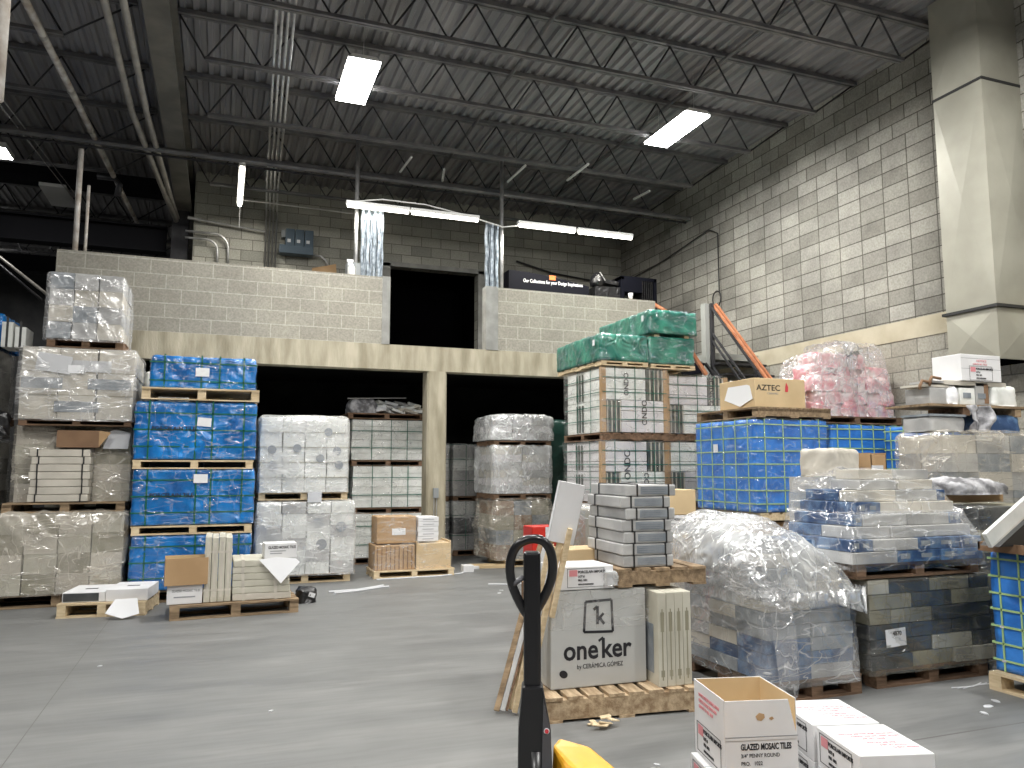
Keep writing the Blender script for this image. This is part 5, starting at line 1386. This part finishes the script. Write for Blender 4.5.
# splinters in front of the pallet
rr = random.Random(8)
for i in range(7):
    x, y = 2.06+rr.random()*.22, 4.18+rr.random()*.1
    o = MB().prism([(-.05, -.01), (.04, -.018), (.055, .01), (-.03, .02)], 'z', 0, .006).build('wood_splinter', M['wood_pale'], None, (x, y, .012*i*.6+.002))
    o.rotation_euler = (R(rr.uniform(-12, 12)), R(rr.uniform(-14, 14)), R(rr.uniform(0, 180)))
    finish(o, 'pale wood splinter on the floor at the front of the splintered pallet', 'splinter', 'splinters before the logo carton pallet')

# ---------------------------------------------------------------- leaning battens and long carton
def lean(name, label, cat, p, q, wd, ht, mat, roll=0.0, group=None, solid=True):
    p = Vector(p); q = Vector(q)
    t = finish(MB().beam((0, 0, 0), tuple(q-p), wd, ht, roll).build(name, M[mat], None, tuple(p), bevel=.003), label, cat, group)
    return t
LP = Vector((1.79, 4.57, .02)); LQ = Vector((1.98, 4.44, 1.07))
dv = (LQ-LP).normalized()
lean('wooden_batten', 'pale wooden batten leaning at the left edge of the logo carton, longest one', 'batten', LP, LP+dv*1.25, .045, .032, 'wood_pale', .4)
lean('wooden_batten', 'pale wooden batten just left of the longest one, behind the pallet jack pole', 'batten', LP+Vector((-.055, .03, 0)), LP+dv*1.22+Vector((-.05, .03, 0)), .035, .03, 'wood_pale', .4)
lean('wooden_batten', 'short pale batten ending high beside the white PORCELAIN IMPORTS box', 'batten', LP+dv*.60+Vector((.03, -.035, -.01)), LP+dv*1.15+Vector((.03, -.035, -.01)), .05, .03, 'wood_pale', .4)
# long white carton sleeve, open lower end
t = thing('long_carton', 'long white carton sleeve with open lower end at the top of the leaning battens', 'box', tuple(LP+dv*1.05), 0)
nz_ = Vector((-.15, -1, .05)); nz_ = (nz_-dv*nz_.dot(dv)).normalized(); ny_ = nz_.cross(dv)
rm = Matrix((dv, ny_, nz_)).transposed().to_4x4()
a_, b2, L2 = .082, .025, .37
MB().box(0, L2, -a_, a_, b2-.003, b2, rm).box(0, L2, -a_, a_, -b2, -b2+.003, rm).box(0, L2, -a_, -a_+.003, -b2, b2, rm).box(0, L2, a_-.003, a_, -b2, b2, rm).box(L2-.003, L2, -a_, a_, -b2, b2, rm).build('sleeve', M['white_card'], t)
MB().box(-.004, .03, -a_+.003, a_-.003, -b2+.003, b2-.004, rm).build('torn_inner_edge', M['kraft_light'], t)
LP2 = Vector((1.64, 4.66, .02)); LQ2 = Vector((2.13, 5.02, 1.12))
d2 = (LQ2-LP2).normalized()
for i, (off, mt, lab, ln) in enumerate([((0, 0, 0), 'wood_old', 'outermost brown batten on the left of the leaning bundle', 1.15), ((.035, -.015, 0), 'grey_slab', 'grey metal-faced strip in the left of the leaning bundle', 1.18), ((.06, -.02, 0), 'wood_dark', 'thin dark strip just right of the grey one in the leaning bundle', 1.16), ((.085, .01, .0), 'wood_pale', 'wide pale batten in the middle of the leaning bundle', 1.1)]):
    o = Vector(off)
    lean('leaning_strip', lab, 'batten', LP2+o, LP2+o+d2*ln, [.035, .03, .012, .04][i], .02, mt, .5)
t = thing('red_box', 'red box glimpsed behind the pallet jack handle and leaning battens', 'box', (2.93, 7.0, 0), 5)
MB().box(-.16, .12, -.1, .1, 0, .95).build('box_body', M['red'], t, bevel=.01)
MB().box(-.10, .05, -.104, -.1, .62, .78).build('label_sheet', M['paper_grey'], t)
MB().box(-.02, .10, -.104, -.1, .84, .94).build('label_sheet', M['paper_grey'], t)

# ---------------------------------------------------------------- pallet jack
t = thing('pallet_jack', 'pallet jack with black loop handle and yellow body in the foreground', 'pallet jack', (1.19, 2.97, 0), -20.5)
# local frame faces the camera: x right, y away
def loop_pts():
    P = []
    ctrl = [(0, .865), (-.035, .900), (-.078, .985), (-.094, 1.06), (-.088, 1.12), (-.066, 1.165), (-.030, 1.19), (.012, 1.198), (.052, 1.188), (.080, 1.155), (.093, 1.10), (.088, 1.03), (.058, .955), (.025, .90)]
    n = len(ctrl)
    for i in range(n):
        p0, p1, p2, p3 = [Vector(ctrl[(i+k-1) % n]) for k in range(4)]
        for s in (0, .33, .66):
            v = .5*((2*p1)+(-p0+p2)*s+(2*p0-5*p1+4*p2-p3)*s*s+(-p0+3*p1-3*p2+p3)*s**3)
            P.append((v.x*.90+.002, -.05+(v.y-.87)*-.12, 1.222-(1.198-v.y)*.93))
    return P
MB().tube(loop_pts(), .0185, 12, closed=True).build('handle_loop', M['jack_black'], t, smooth=True)
pl = MB(); pl.box(-.034, .034, -.03, .03, .42, 1.17, Matrix.Translation((.005, -.05, 0)))
pl.build('handle_tube', M['jack_black'], t, bevel=.012)
MB().tube([(-.03, -.06, 1.07), (-.06, -.075, 1.05), (-.085, -.07, 1.03)], .011, 8).build('release_lever', M['jack_grey'], t, smooth=True)
MB().prism([(-.055, .2), (.085, .2), (.075, .50), (.045, .66), (-.035, .66), (-.05, .5)], 'y', -.10, .0).build('handle_base', M['jack_black'], t, bevel=.01)
MB().prism([(.035, .2), (.088, .2), (.072, .50), (.046, .62)], 'y', -.108, -.10).build('side_plate', M['jack_grey'], t)
MB().lathe([(.011, 0), (.011, .002)], 16, Matrix.Translation((.058, -.109, .50)) @ Matrix.Rotation(R(90), 4, 'X')).build('warning_sticker', M['paper'], t)
MB().lathe([(.008, 0), (.008, .002)], 16, Matrix.Translation((.058, -.1115, .50)) @ Matrix.Rotation(R(90), 4, 'X')).build('sticker_ring', M['print_red'], t)
MB().tube([(.05, -.12, .33), (.12, -.13, .35)], .018, 10).build('pivot_bolt', M['jack_grey'], t)
MB().lathe([(.05, -.04), (.05, .04)], 18, Matrix.Translation((0, -.05, .05)) @ Matrix.Rotation(R(90), 4, 'Y')).build('steer_wheel', M['rubber'], t) if False else None
for sx in (-.06, .06):
    MB().lathe([(.09, -.022), (.10, -.015), (.10, .015), (.09, .022)], 24, Matrix.Translation((sx, -.03, .1)) @ Matrix.Rotation(R(90), 4, 'Y')).build('steer_wheel', M['rubber'], t, smooth=False)
MB().lathe([(.04, .1), (.045, .2), (.045, .42)], 18, Matrix.Translation((.02, -.06, 0))).build('pump_cylinder', M['jack_black'], t, smooth=True)
# yellow body: hood widening toward the forks (which point to the camera's right)
hd = MB()
A = [Vector(p) for p in ((.085, -.03, .425), (.115, .05, .425), (.235, .03, .40), (.345, -.10, .345), (.235, -.24, .335), (.125, -.12, .375))]
lo = [Vector((.07, -.04, .12)), Vector((.10, .08, .12)), Vector((.29, .06, .12)), Vector((.46, -.12, .10)), Vector((.28, -.34, .10)), Vector((.10, -.18, .12))]
i = 0
hd.v = [tuple(p) for p in A+lo]
hd.f = [(5, 4, 3, 2, 1, 0)] + [(k, (k+1) % 6, 6+(k+1) % 6, 6+k) for k in range(6)] + [(6, 7, 8, 9, 10, 11)]
hd.build('yellow_hood', M['jack_yellow'], t, bevel=.014)
fd = Vector((.75, -.66, 0)).normalized(); fn = Vector((-fd.y, fd.x, 0))
for s in (-1, 1):
    st = Vector((.30, -.12, .05))+fn*s*.19
    MB().beam(tuple(st), tuple(st+fd*1.1), .15, .05).build('fork', M['jack_yellow'], t, bevel=.008)
    e = st+fd*1.0
    MB().lathe([(.035, -.04), (.035, .04)], 16, Matrix.Translation((e.x, e.y, .035)) @ Matrix.Rotation(math.atan2(fn.y, fn.x), 4, 'Z') @ Matrix.Rotation(R(90), 4, 'Y')).build('load_wheel', M['rubber'], t)
st = Vector((.30, -.12, .1))
MB().beam(tuple(st-fn*.26), tuple(st+fn*.26), .06, .14).build('fork_crosshead', M['jack_yellow'], t, bevel=.008)

# ---------------------------------------------------------------- white tile boxes in the foreground
def tile_box_closed(label, cx, cy, rz, wd, dp, z0, z1, printed=True, flapedge=False):
    t = thing('tile_box', label, 'box', (cx, cy, z0), rz)
    h_ = z1-z0
    MB().box(-wd/2, wd/2, -dp/2, dp/2, 0, h_).build('box_body', M['white_card'], t, bevel=.004)
    MB().box(-wd/2, wd/2, -.0012, .0012, h_, h_+.001).build('flap_seam', M['print_grey'], t)
    porcelain_label(t, dp/2-.03, .02, 1.2, -wd/2-.001, 'left')
    for q in range(3):
        text(['NOTICE BEFORE INSTALLATION', 'CHECK COLOR AND SHADE', 'OF ALL TILES'][q], .022, M['print_pink'], t, (-.12+.04*q, .06-.03*q, h_+.0008), 'top', squeeze=.8)
        text(['NOTICE BEFORE', 'INSTALLATION', 'CHECK SHADE'][q], .022, M['print_pink'], t, (-.05+.04*q, -.05-.03*q, h_+.0008), 'top', squeeze=.8)
    return t, h_
OZ = .166
t = thing('open_tile_box', 'open white box lettered GLAZED MOSAIC TILES with its flaps standing up', 'box', (2.285, 3.085, OZ), -13.5)
w2, d2_, hb_, ht_ = .166, .182, .163, .330
e = .004
ob = MB().box(-w2, w2, -d2_, -d2_+e, 0, hb_).box(-w2, w2, d2_-e, d2_, 0, ht_).box(-w2, -w2+e, -d2_+e, d2_-e, 0, ht_).box(w2-e, w2, -d2_+e, d2_-e, 0, ht_).box(-w2, w2, -d2_, d2_, 0, e).build('box_body', M['white_card'], t)
MB().box(-w2+e, w2-e, d2_-e-.002, d2_-e, .01, ht_-.002).box(-w2+e, -w2+e+.002, -d2_+e, d2_-e, .01, ht_-.002).box(w2-e-.002, w2-e, -d2_+e, d2_-e, .01, ht_-.002).box(-w2+e, w2-e, -d2_+e, d2_-e, e, e+.003).build('inner_lining', M['kraft_light'], t)
fp = MB(); fp.prism([(-w2+.002, hb_), (w2-.002, hb_), (w2-.040, ht_-.002), (-w2+.002, ht_-.002)], 'y', -d2_-.004, -d2_)
fl = fp.build('front_flap', M['white_card'], t, label='front flap standing up with a torn hole')
MB().prism([(-.025, .262), (-.008, .276), (.014, .270), (.016, .255), (0, .242), (-.018, .246)], 'y', -d2_-.006, -d2_-.004).build('torn_hole', M['kraft'], fl)
MB().prism([(.035, .252), (.05, .259), (.058, .250), (.045, .243)], 'y', -d2_-.006, -d2_-.004).build('torn_hole', M['kraft'], fl)
MB().box(-w2, w2, -d2_-.0055, -d2_-.004, hb_+.012, hb_+.015).build('crease', M['print_grey'], fl)
text('GLAZED MOSAIC TILES', .036, M['print_black'], t, (-.095, -d2_-.001, .122), squeeze=.62, bold=.0010)
text('3/4" PENNY ROUND', .023, M['print_black'], t, (-.095, -d2_-.001, .090), squeeze=.85)
text('PRO.   1022', .023, M['print_black'], t, (-.095, -d2_-.001, .058), squeeze=.85)
porcelain_label(t, .15, .018, 1.25, -w2-.001, 'left')
for q in range(3): text(['NOTICE BEFORE INSTALLATION', 'CHECK COLOR SHADE AND', 'QUALITY OF ALL TILES'][q], .020, M['print_pink'], t, (-w2-.001, .12, .27-.026*q), 'left', squeeze=.85, bold=.0006)
t, h_ = tile_box_closed('closed white printed box directly beneath the open one, jutting out to its left', 2.25, 3.075, -13.5, .33, .365, 0, .165)
ry = -15
t, h_ = tile_box_closed('near closed white box with pink printing, right of the open box', 2.70, 2.745, ry, .325, .37, .166, .328)
t, h_ = tile_box_closed('far closed white box with pink printing, right of the open box', 2.795, 3.125, ry, .325, .37, .166, .328)
t, h_ = tile_box_closed('white box beneath the near closed one, right of the open box', 2.70, 2.745, ry, .325, .37, .0, .165)
t, h_ = tile_box_closed('white box beneath the far closed one, right of the open box', 2.795, 3.125, ry, .325, .37, .0, .165)

# ---------------------------------------------------------------- silver wrapped load B
pallet('dark pallet on the floor under the silver domed load', 3.34, 4.08, 4.22, 5.2, 0, .13, 'wood_dark')
t, W_, D_, H_ = load('domed_wrapped_load', 'big load of blue-grey cartons under billowing silver film, centre right', 'wrapped load', 3.30, 4.04, 4.2, 5.2, .13, 1.10)
rr = random.Random(9)
ch = .088
for k in range(10):
    ins = 0 if k < 7 else (k-6)*.055
    n = 3 if k < 8 else 2
    w_ = W_-2*ins-.04; dd_ = D_-2*ins-.04
    for j in range(3 if k < 8 else 2):
        for i in range(2 if k % 2 else 2):
            mt = ['steel_card', 'cream_card', 'grey_slab', 'blue_card', 'steel_card'][rr.randint(0, 4)]
            cw = w_/2; cd = dd_/(3 if k < 8 else 2)
            m_ = cached(('bc', k, mt, j if k > 7 else 0), lambda: MB().box(-cw/2+.003, cw/2-.003, -cd/2+.003, cd/2-.003, .002, ch-.002).mesh('carton', M[mt]))
            link('carton', m_, t, (-w_/2+cw*(i+.5)+rr.uniform(-.006, .006)+(.03 if k % 2 else -.0)*(.3), -dd_/2+cd*(j+.5), k*ch))
def dome(p):
    x, y, z = p
    f = min(1.2, max(0, z-.55)/.55)
    sx = 1-.40*f*f if x > 0 else 1-.26*f*f
    left = -.07*math.exp(-((z-.78)/.22)**2) if x < 0 else 0
    right = .03*math.exp(-((z-.62)/.12)**2) if x > 0 else 0
    nz = z*(1.0-.20*max(0, x/.4)-(.10 if y < 0 else 0)*abs(y/.5)) if z > .6 else z
    return Vector((x*sx+left+right, y*(1-.16*f*f if y < 0 else 1), nz))
MB().shell(W_+.05, D_+.05, H_+.04, 60, .022, 3.2, 120, .10, dome, .5).build('stretch_wrap', M['film'], t, (0, 0, -.03))
def dome2(p):
    q = dome(Vector((p.x, p.y, p.z+.50)))
    wob = .05*noise.noise(Vector((p.x*3, p.y*3, 2.0)))
    if p.z < .06: q.z += wob
    q.x *= .955 if p.z < .2 else 1
    q.y -= .02 if p.y < 0 else 0
    return q
MB().shell(W_+.09, D_+.09, H_-.44, 64, .030, 4.2, 123, .12, dome2, .6).build('bunched_film', M['film_silver'], t, (0, 0, -.02), label='billowing silvery film bunched over the top')
# trailing tail of film at the front left
mb = MB(); N1, N2 = 14, 8
for a in range(N1+1):
    for b_ in range(N2+1):
        u, v = a/N1, b_/N2
        p = Vector((-.40+.16*v+.07*u, -.54-.05*math.sin(u*3)-.06*v*(1-v)*4, .62-.68*u))
        p += Vector((.02*noise.noise(p*7), .04*noise.noise(p*6+Vector((3, 3, 3))), 0))
        p.z = max(p.z, -.12)
        mb.v.append(tuple(p))
for a in range(N1):
    for b_ in range(N2):
        i = a*(N2+1)+b_; mb.f.append((i, i+1, i+N2+2, i+N2+1))
mb.smooth = True; mb.build('film_tail', M['film_cover'], t)

# ---------------------------------------------------------------- stack A (right): upper and lower loads
def carton_wall(t, W_, D_, H_, rows, seed, palette, nx=3, step=0.0):
    rr = random.Random(seed); ch = H_/rows
    for k in range(rows):
        x = -W_/2
        sh_ = .5 if k % 2 else 0
        edges = [-W_/2] + [-W_/2+W_*(i+(.5 if k % 2 else 0))/nx for i in range(1 if not k % 2 else 0, nx)] + [W_/2]
        of = max(0, k-1)*step
        for a, b_ in zip(edges[:-1], edges[1:]):
            a = max(a, -W_/2+of*1.3); b_ = min(b_, W_/2-of*.7)
            if b_-a < .05: continue
            for j in range(2):
                mt = palette[rr.randint(0, len(palette)-1)]
                y0 = -D_/2+j*D_/2+(rr.uniform(-.012, .012)+of if j == 0 else 0)
                MB().box(a+.003, b_-.003, y0+.003, (0 if j == 0 else D_/2)-.003, k*ch+.002, (k+1)*ch-.002).build('carton', M[mt], t, bevel=.004)
                if j == 0 and mt == 'blue_card':
                    MB().box(a+.03, a+.03+(b_-a)*.22, y0+.0015, y0+.003, k*ch+ch*.3, k*ch+ch*.75).build('printed_mark', M['steel_card'], t); MB().box(a+(b_-a)*.55, a+(b_-a)*.8, y0+.0015, y0+.003, k*ch+ch*.35, k*ch+ch*.7).build('printed_mark', M['steel_card'], t)
pallet('dark pallet on the floor under the shadowed right-hand load', 4.25, 5.3, 4.26, 5.2, 0, .12, 'wood_dark')
t, W_, D_, H_ = load('wrapped_carton_load', 'olive and dark cartons under loose film at lower right, with a white label', 'wrapped load', 4.2, 5.36, 4.25, 5.25, .12, .73)
carton_wall(t, W_, D_, H_, 6, 3, ['olive_card', 'dark_card', 'olive_card', 'dark_card', 'beige_card'])
sheet(t, -W_/2+.20, -D_/2-.03, .22, .18, .12, 'paper', tilt=-3)
text('4870', .04, M['print_black'], t, (-W_/2+.17, -D_/2-.033, .235), bold=.001)
MB().shell(W_+.05, D_+.05, H_+.02, 36, .025, 3.2, 130, .03).build('stretch_wrap', M['film_shade'], t, (0, 0, -.02))
mb = MB()
for a in range(17):
    u = a/16
    for b_ in range(6):
        v = b_/5
        p = Vector((.50+.10*v+.06*math.sin(u*5)+.07*u, -.55-.05*math.sin(v*3.1), .66-.78*u))
        p += Vector((.03*noise.noise(p*8), .03*noise.noise(p*7+Vector((3, 1, 1))), 0)); p.z = max(-.115, p.z)
        mb.v.append(tuple(p))
for a in range(16):
    for b_ in range(5):
        i = a*6+b_; mb.f.append((i, i+1, i+7, i+6))
mb.smooth = True; mb.build('film_tail', M['film_clear'], t)
pallet('pallet between the upper and lower right-hand loads, pale block ends showing', 4.1, 5.25, 4.24, 4.95, .74, .10, 'wood_dark')
t, W_, D_, H_ = load('wrapped_carton_load', 'upper right-hand load of blue and grey cartons under sagging clear film', 'wrapped load', 4.03, 5.24, 4.2, 4.9, .845, 1.34)
carton_wall(t, W_, D_, H_, 6, 4, ['blue_card', 'grey_slab', 'blue_card', 'blue_card', 'cream_card', 'grey_slab'], step=.045)
for k in range(2):
    for i in range(2):
        MB().box(-.30+i*.36+k*.05, .04+i*.36+k*.03, -D_/2+.21+k*.06, .15, H_+k*.075+.002, H_+.075*(k+1)-.002).build('carton', M[['grey_slab', 'cream_card'][(i+k) % 2]], t, bevel=.004)
MB().shell(W_+.05, D_+.05, H_+.19, 48, .022, 3.2, 131, .05, lambda p: Vector((p.x*(1-.42*max(0, p.z-.14)), (p.y*(1-1.05*max(0, p.z-.14)) if p.y < 0 else p.y), p.z*(1-.10*min(1, abs(p.x)/.6)-(.12 if p.y < 0 else 0)*min(1, abs(p.y)/.45)) if p.z > .4 else p.z))).build('stretch_wrap', M['film_thin'], t, (0, 0, -.04))
# support load D behind A
pallet('old pallet on the floor under the dim grey load behind the right-hand stack', 4.98, 5.86, 5.42, 5.95, 0, .12, 'wood_dark')
t, W_, D_, H_ = load('wrapped_carton_load', 'dim grey load behind the right-hand stack, holding the grey bag', 'wrapped load', 4.98, 5.86, 5.42, 5.95, .12, 1.42)
cartons(t, W_, D_, H_, 3, 2, 9, lambda i, j, k: ['grey_slab', 'steel_card'][(i+k) % 2], seed=140)
t, W_, D_, H_ = load('grey_bag', 'pale grey squared paper bag lying on the film of the upper right-hand load', 'bag', 5.02, 5.46, 5.5, 5.85, 1.425, 1.67, 18)
MB().shell(W_, D_, H_, 26, .012, 6, 141, .04, bottom=True).build('bag_body', M['cream_card'], t)
t, W_, D_, H_ = load('brown_box', 'orange-brown open box right of the pale grey bag', 'box', 5.60, 5.78, 5.55, 5.85, 1.425, 1.64)
MB().box(-W_/2, W_/2, -D_/2, -D_/2+.006, 0, H_-.02).box(-W_/2, W_/2, D_/2-.006, D_/2, 0, H_).box(-W_/2, -W_/2+.006, -D_/2, D_/2, 0, H_).box(W_/2-.006, W_/2, -D_/2, D_/2, 0, H_).build('carton_body', M['kraft'], t)
sheet(t, -.02, -D_/2-.001, .06, .14, .08, 'paper_grey')

# ---------------------------------------------------------------- stack C and what lies on it
pallet('dark pallet on the floor under the streaky wrapped load below the duct', 6.06, 7.2, 5.2, 5.66, 0, .12, 'wood_dark')
t, W_, D_, H_ = load('wrapped_carton_load', 'tall load under streaky beige film below the duct at right', 'wrapped load', 6.04, 7.3, 5.15, 5.66, .12, 1.80)
cartons(t, W_, D_, H_, 3, 2, 10, lambda i, j, k: ['cream_card', 'grey_slab', 'steel_card'][(i+k*2) % 3], seed=150)
def cwarp(p): return Vector((p.x, p.y-(.03 if p.y < 0 else 0), p.z))
MB().shell(W_+.05, D_+.06, H_+.03, 46, .022, 3, 150, .08, cwarp).build('stretch_wrap', M['film_tan'], t)
t, W_, D_, H_ = load('flat_bag', 'flat grey carton bag under the cloth on the streaky load', 'bag', 6.06, 6.50, 5.3, 5.6, 1.835, 1.975)
MB().shell(W_, D_, H_, 20, .010, 6, 151, .03, bottom=True).build('bag_body', M['grey_slab'], t)
MB().box(-W_/2-.02, W_/2, -D_/2-.02, D_/2, H_+.0, H_+.02).build('top_board', M['steel_card'], t)
t, W_, D_, H_ = load('blue_wrapped_load', 'dull blue bag at the right edge under the sample shelf', 'bag', 6.78, 7.22, 5.3, 5.6, 1.835, 2.0)
MB().shell(W_, D_, H_, 16, .02, 6, 152, .04, bottom=True).build('blue_film', M['blue_card'], t)
t = thing('grey_rag', 'crumpled grey cloth hanging over the edge of the sample shelf', 'cloth', (6.62, 5.22, 1.85))
mb = MB()
for a in range(17):
    for b_ in range(15):
        u, v = a/16, b_/14
        p = Vector((-.13+.26*u*(1+.25*math.sin(v*4)), .05-.06*math.sin(u*9+v*2)-.05*v+.04*noise.noise(Vector((u*5, v*5, 1))), .23-.25*v))
        mb.v.append(tuple(p))
for a in range(16):
    for b_ in range(14):
        i = a*15+b_; mb.f.append((i, i+15, i+16, i+1))
mb.smooth = True
o = mb.build('cloth', M['rag'], t); sdf = o.modifiers.new('thick', 'SOLIDIFY'); sdf.thickness = .006
for i, xx in enumerate((6.45, 6.95, 7.42)):
    t = finish(MB().box(-.04, .04, -.04, .35, 0, .075).build('wood_block', M[['wood_dark', 'wood_dark', 'wood'][i]], None, (6.52, 5.33, 1.99) if i < 2 else (7.2, 5.33, 1.99)), 'wooden bearer under the sample board, %s one' % ['left', 'middle', 'right'][i], 'wood block') if i != 1 else None
t = finish(MB().box(-.68, .68, 0, .5, 0, .022).build('shelf_board', M['wood_old'], None, (6.72, 5.28, 2.068)), 'thin wooden board carrying the sample packs below the white box', 'board')
sx = [(6.38, 6.58, 'grey_slab', 'flat grey sample pack at the left end of the shelf board', .15), (6.60, 6.74, 'paper', 'small white pouch second from the left on the shelf board', .17), (6.755, 6.95, 'white_slab', 'white printed sample packet in the middle of the shelf board', .16), (6.96, 7.13, 'grey_slab', 'open grey carton with dark inside on the shelf board', .22), (7.18, 7.50, 'white_slab', 'white bag right of the open carton on the shelf board', .19)]
for i, (x0, x1, mt, lab, h_) in enumerate(sx):
    t, W_, D_, H_ = load('sample_pack', lab, 'sample pack', x0-.27, x1-.27, 5.32, 5.6, 2.092, 2.092+h_)
    if i in (1, 4): MB().shell(W_, D_, H_, 14, .015, 9, 160+i, .04, bottom=True).build('pouch', M[mt], t)
    else: MB().box(-W_/2, W_/2, -D_/2, D_/2, 0, H_).build('pack_body', M[mt], t, bevel=.006)
    if i == 3: MB().box(W_/2-.06, W_/2-.005, -D_/2-.003, -D_/2, .02, H_-.02).build('dark_opening', M['kraft_dark'], t)
    if i in (2, 3): sheet(t, -.01, -D_/2-.002, .09, .1, .05, 'steel_card', name='printed_panel')
for i, (z, x0, x1) in enumerate([(2.29, 6.14, 6.5), (2.25, 6.02, 6.36)]):
    t = thing('sample_board', 'dark-edged sample board with looped handle, %s one left of the white box' % ['upper', 'lower'][i], 'sample board', (x0, 5.45, z))
    MB().box(0, x1-x0, -.12, .12, 0, .02).build('board', M['cream_card' if i else 'grey_slab'], t)
    MB().tube([(.12, -.12, .04), (-.0, -.13, .05), (-.03, -.13, .0), (-.02, -.12, -.03)], .014, 8).build('handle_loop', M['kraft_dark'], t, smooth=True)
t, W_, D_, H_ = load('tile_box', 'white printed box standing highest at right, just below the duct', 'box', 6.50, 7.02, 5.3, 5.62, 2.32, 2.575, 0)
MB().box(-W_/2, W_/2, -D_/2, D_/2, 0, H_).build('box_body', M['white_card'], t, bevel=.005)
MB().box(-W_/2, W_/2, -D_/2-.001, -D_/2, .215, .218).box(-W_/2, W_/2, -D_/2-.001, -D_/2, .115, .118).build('flap_seam', M['print_grey'], t)
text('NOTICE', .03, M['print_pink'], t, (-.06, -D_/2-.002, .185), squeeze=1.2); text('CHECK ALL TILES', .024, M['print_pink'], t, (-.11, -D_/2-.002, .155))
porcelain_label(t, -.16, .008, 1.3, -D_/2-.002)
t = finish(MB().box(-.5, .3, 0, .3, 0, .04).build('board_stack', M['cream_card'], None, (6.8, 5.32, 2.278)), 'pale board directly under the highest white box', 'board')

# ---------------------------------------------------------------- right-edge crate with junk
pallet('pallet with sawn block ends under the blue crate at the right edge', 4.98, 6.0, 3.0, 4.0, 0, .12, 'wood_pale', run='x')
strapped_blue('blue strapped crate cut off by the right edge of the view', 5.06, 6.06, 3.0, 4.0, .125, .92, 170, 7, 5, 7)
t = thing('tipped_tray', 'white-edged black tray tipped up on the crate at the right edge', 'tray', (4.70, 3.72, .985), 0)
MB().prism([(.10, .0), (.75, .0), (.75, .36), (.62, .30)], 'y', .0, .14).build('tray_body', M['black_strap'], t)
Mt = Matrix.Rotation(R(-30), 4, 'Y')
MB().box(0, .85, -.03, .0, .0, .105, Mt).build('white_rim', M['white_slab'], t, bevel=.004)
MB().box(.02, .85, -.031, -.03, .008, .012, Mt).build('rim_edge', M['cream_card'], t)
for i in range(3):
    t = finish(MB().beam((0, 0, 0), (.55, -.06*i, .05-.02*i), .025, .015).build('timber_strip', M['wood_pale' if i < 2 else 'wood_dark'], None, (4.95+.03*i, 3.45+.1*i, .95+.01*i)), 'thin timber strip jutting over the right-edge crate, %s one' % ['nearest', 'middle', 'farthest'][i], 'slat')
t, W_, D_, H_ = load('dark_tray', 'shallow dark open tray on top of the right-edge crate', 'tray', 4.93, 5.7, 3.1, 3.98, .935, .955)
MB().box(-W_/2, W_/2, -D_/2, D_/2, 0, .012).box(-W_/2, -W_/2+.015, -D_/2, D_/2, .012, .06).box(-W_/2, W_/2, D_/2-.015, D_/2, .012, .06).build('tray_body', M['kraft_dark'], t)
t = finish(MB().box(-.25, .4, -.05, .05, 0, .06).build('wood_offcut', M['kraft'], None, (5.75, 4.75, 1.22)), 'orange-brown wood piece between the right-hand stack and the tipped tray', 'wood block')
t, W_, D_, H_ = load('wrapped_carton_load', 'dark shadowed load behind the right-edge crate', 'wrapped load', 5.42, 6.4, 4.35, 5.05, 0, 1.2)
cartons(t, W_, D_, H_, 2, 2, 7, lambda i, j, k: ['dark_card', 'olive_card'][(i+k) % 2], seed=171)
MB().shell(W_+.04, D_+.04, H_+.02, 20, .03, 4, 171).build('stretch_wrap', M['film_shade'], t)
t, W_, D_, H_ = load('plastic_bundle', 'crumpled grey plastic above the orange-brown wood piece', 'plastic sheet', 5.5, 6.1, 4.6, 4.9, 1.285, 1.38)
MB().shell(W_, D_, H_, 18, .04, 8, 172, .06, bottom=True).build('crumpled_sheet', M['rag'], t)

# ---------------------------------------------------------------- litter on the floor
def scrap(label, x, y, s_, mt='paper', cat='litter', name='paper_scrap', g=None):
    rr = random.Random(int(x*1000+y*77))
    pts = [(s_*(.6+.6*rr.random())*math.cos(a), s_*.6*(.6+.6*rr.random())*math.sin(a)) for a in [R(60*k) for k in range(6)]]
    o = MB().prism(pts, 'z', 0, .003+.004*rr.random()).build(name, M[mt], None, (x, y, .001))
    o.rotation_euler = (0, 0, rr.random()*3)
    finish(o, label, cat, g)
for i, (x, y, s_) in enumerate([(2.07, 3.55, .03), (2.13, 3.6, .02), (1.99, 3.56, .018), (3.2, 9.0, .04), (3.3, 9.2, .03), (4.6, 3.72, .05), (4.45, 3.62, .03), (4.75, 3.78, .035), (.12, 4.15, .025), (.35, 5.2, .02), (-.8, 6.8, .02), (2.85, 4.08, .02)]):
    scrap('tiny white scrap on the bare floor', x, y, s_, 'paper_grey', g='white scraps on the floor')
t = finish(MB().tube([(0, 0, .008), (.12, 0, .008), (.12, .0, .008)], .02, 8).build('paper_roll', M['paper'], None, (-2.2, 9.45, .015)), 'small white paper roll on the floor at the left edge', 'paper')
t = finish(MB().tube([(0, 0, .008), (.3, -.12, .008), (.7, .0, .008)], .01, 6).build('plastic_strip', M['paper_grey'], None, (3.3, 9.7, 0)), 'pale curved strip on the floor behind the pallet jack handle', 'strip')
for i in range(3):
    a = R(20*i)
    t = finish(MB().tube([(0, 0, .004), (.16, .03*i-.03, .004), (.3, .02, .004)], .004, 5).build('torn_strip', M['paper_grey'], None, (4.75+.03*i, 4.1-.02*i, 0)), 'shred of film on the floor before the shadowed right-hand load', 'litter', 'film shreds by the right-hand load')
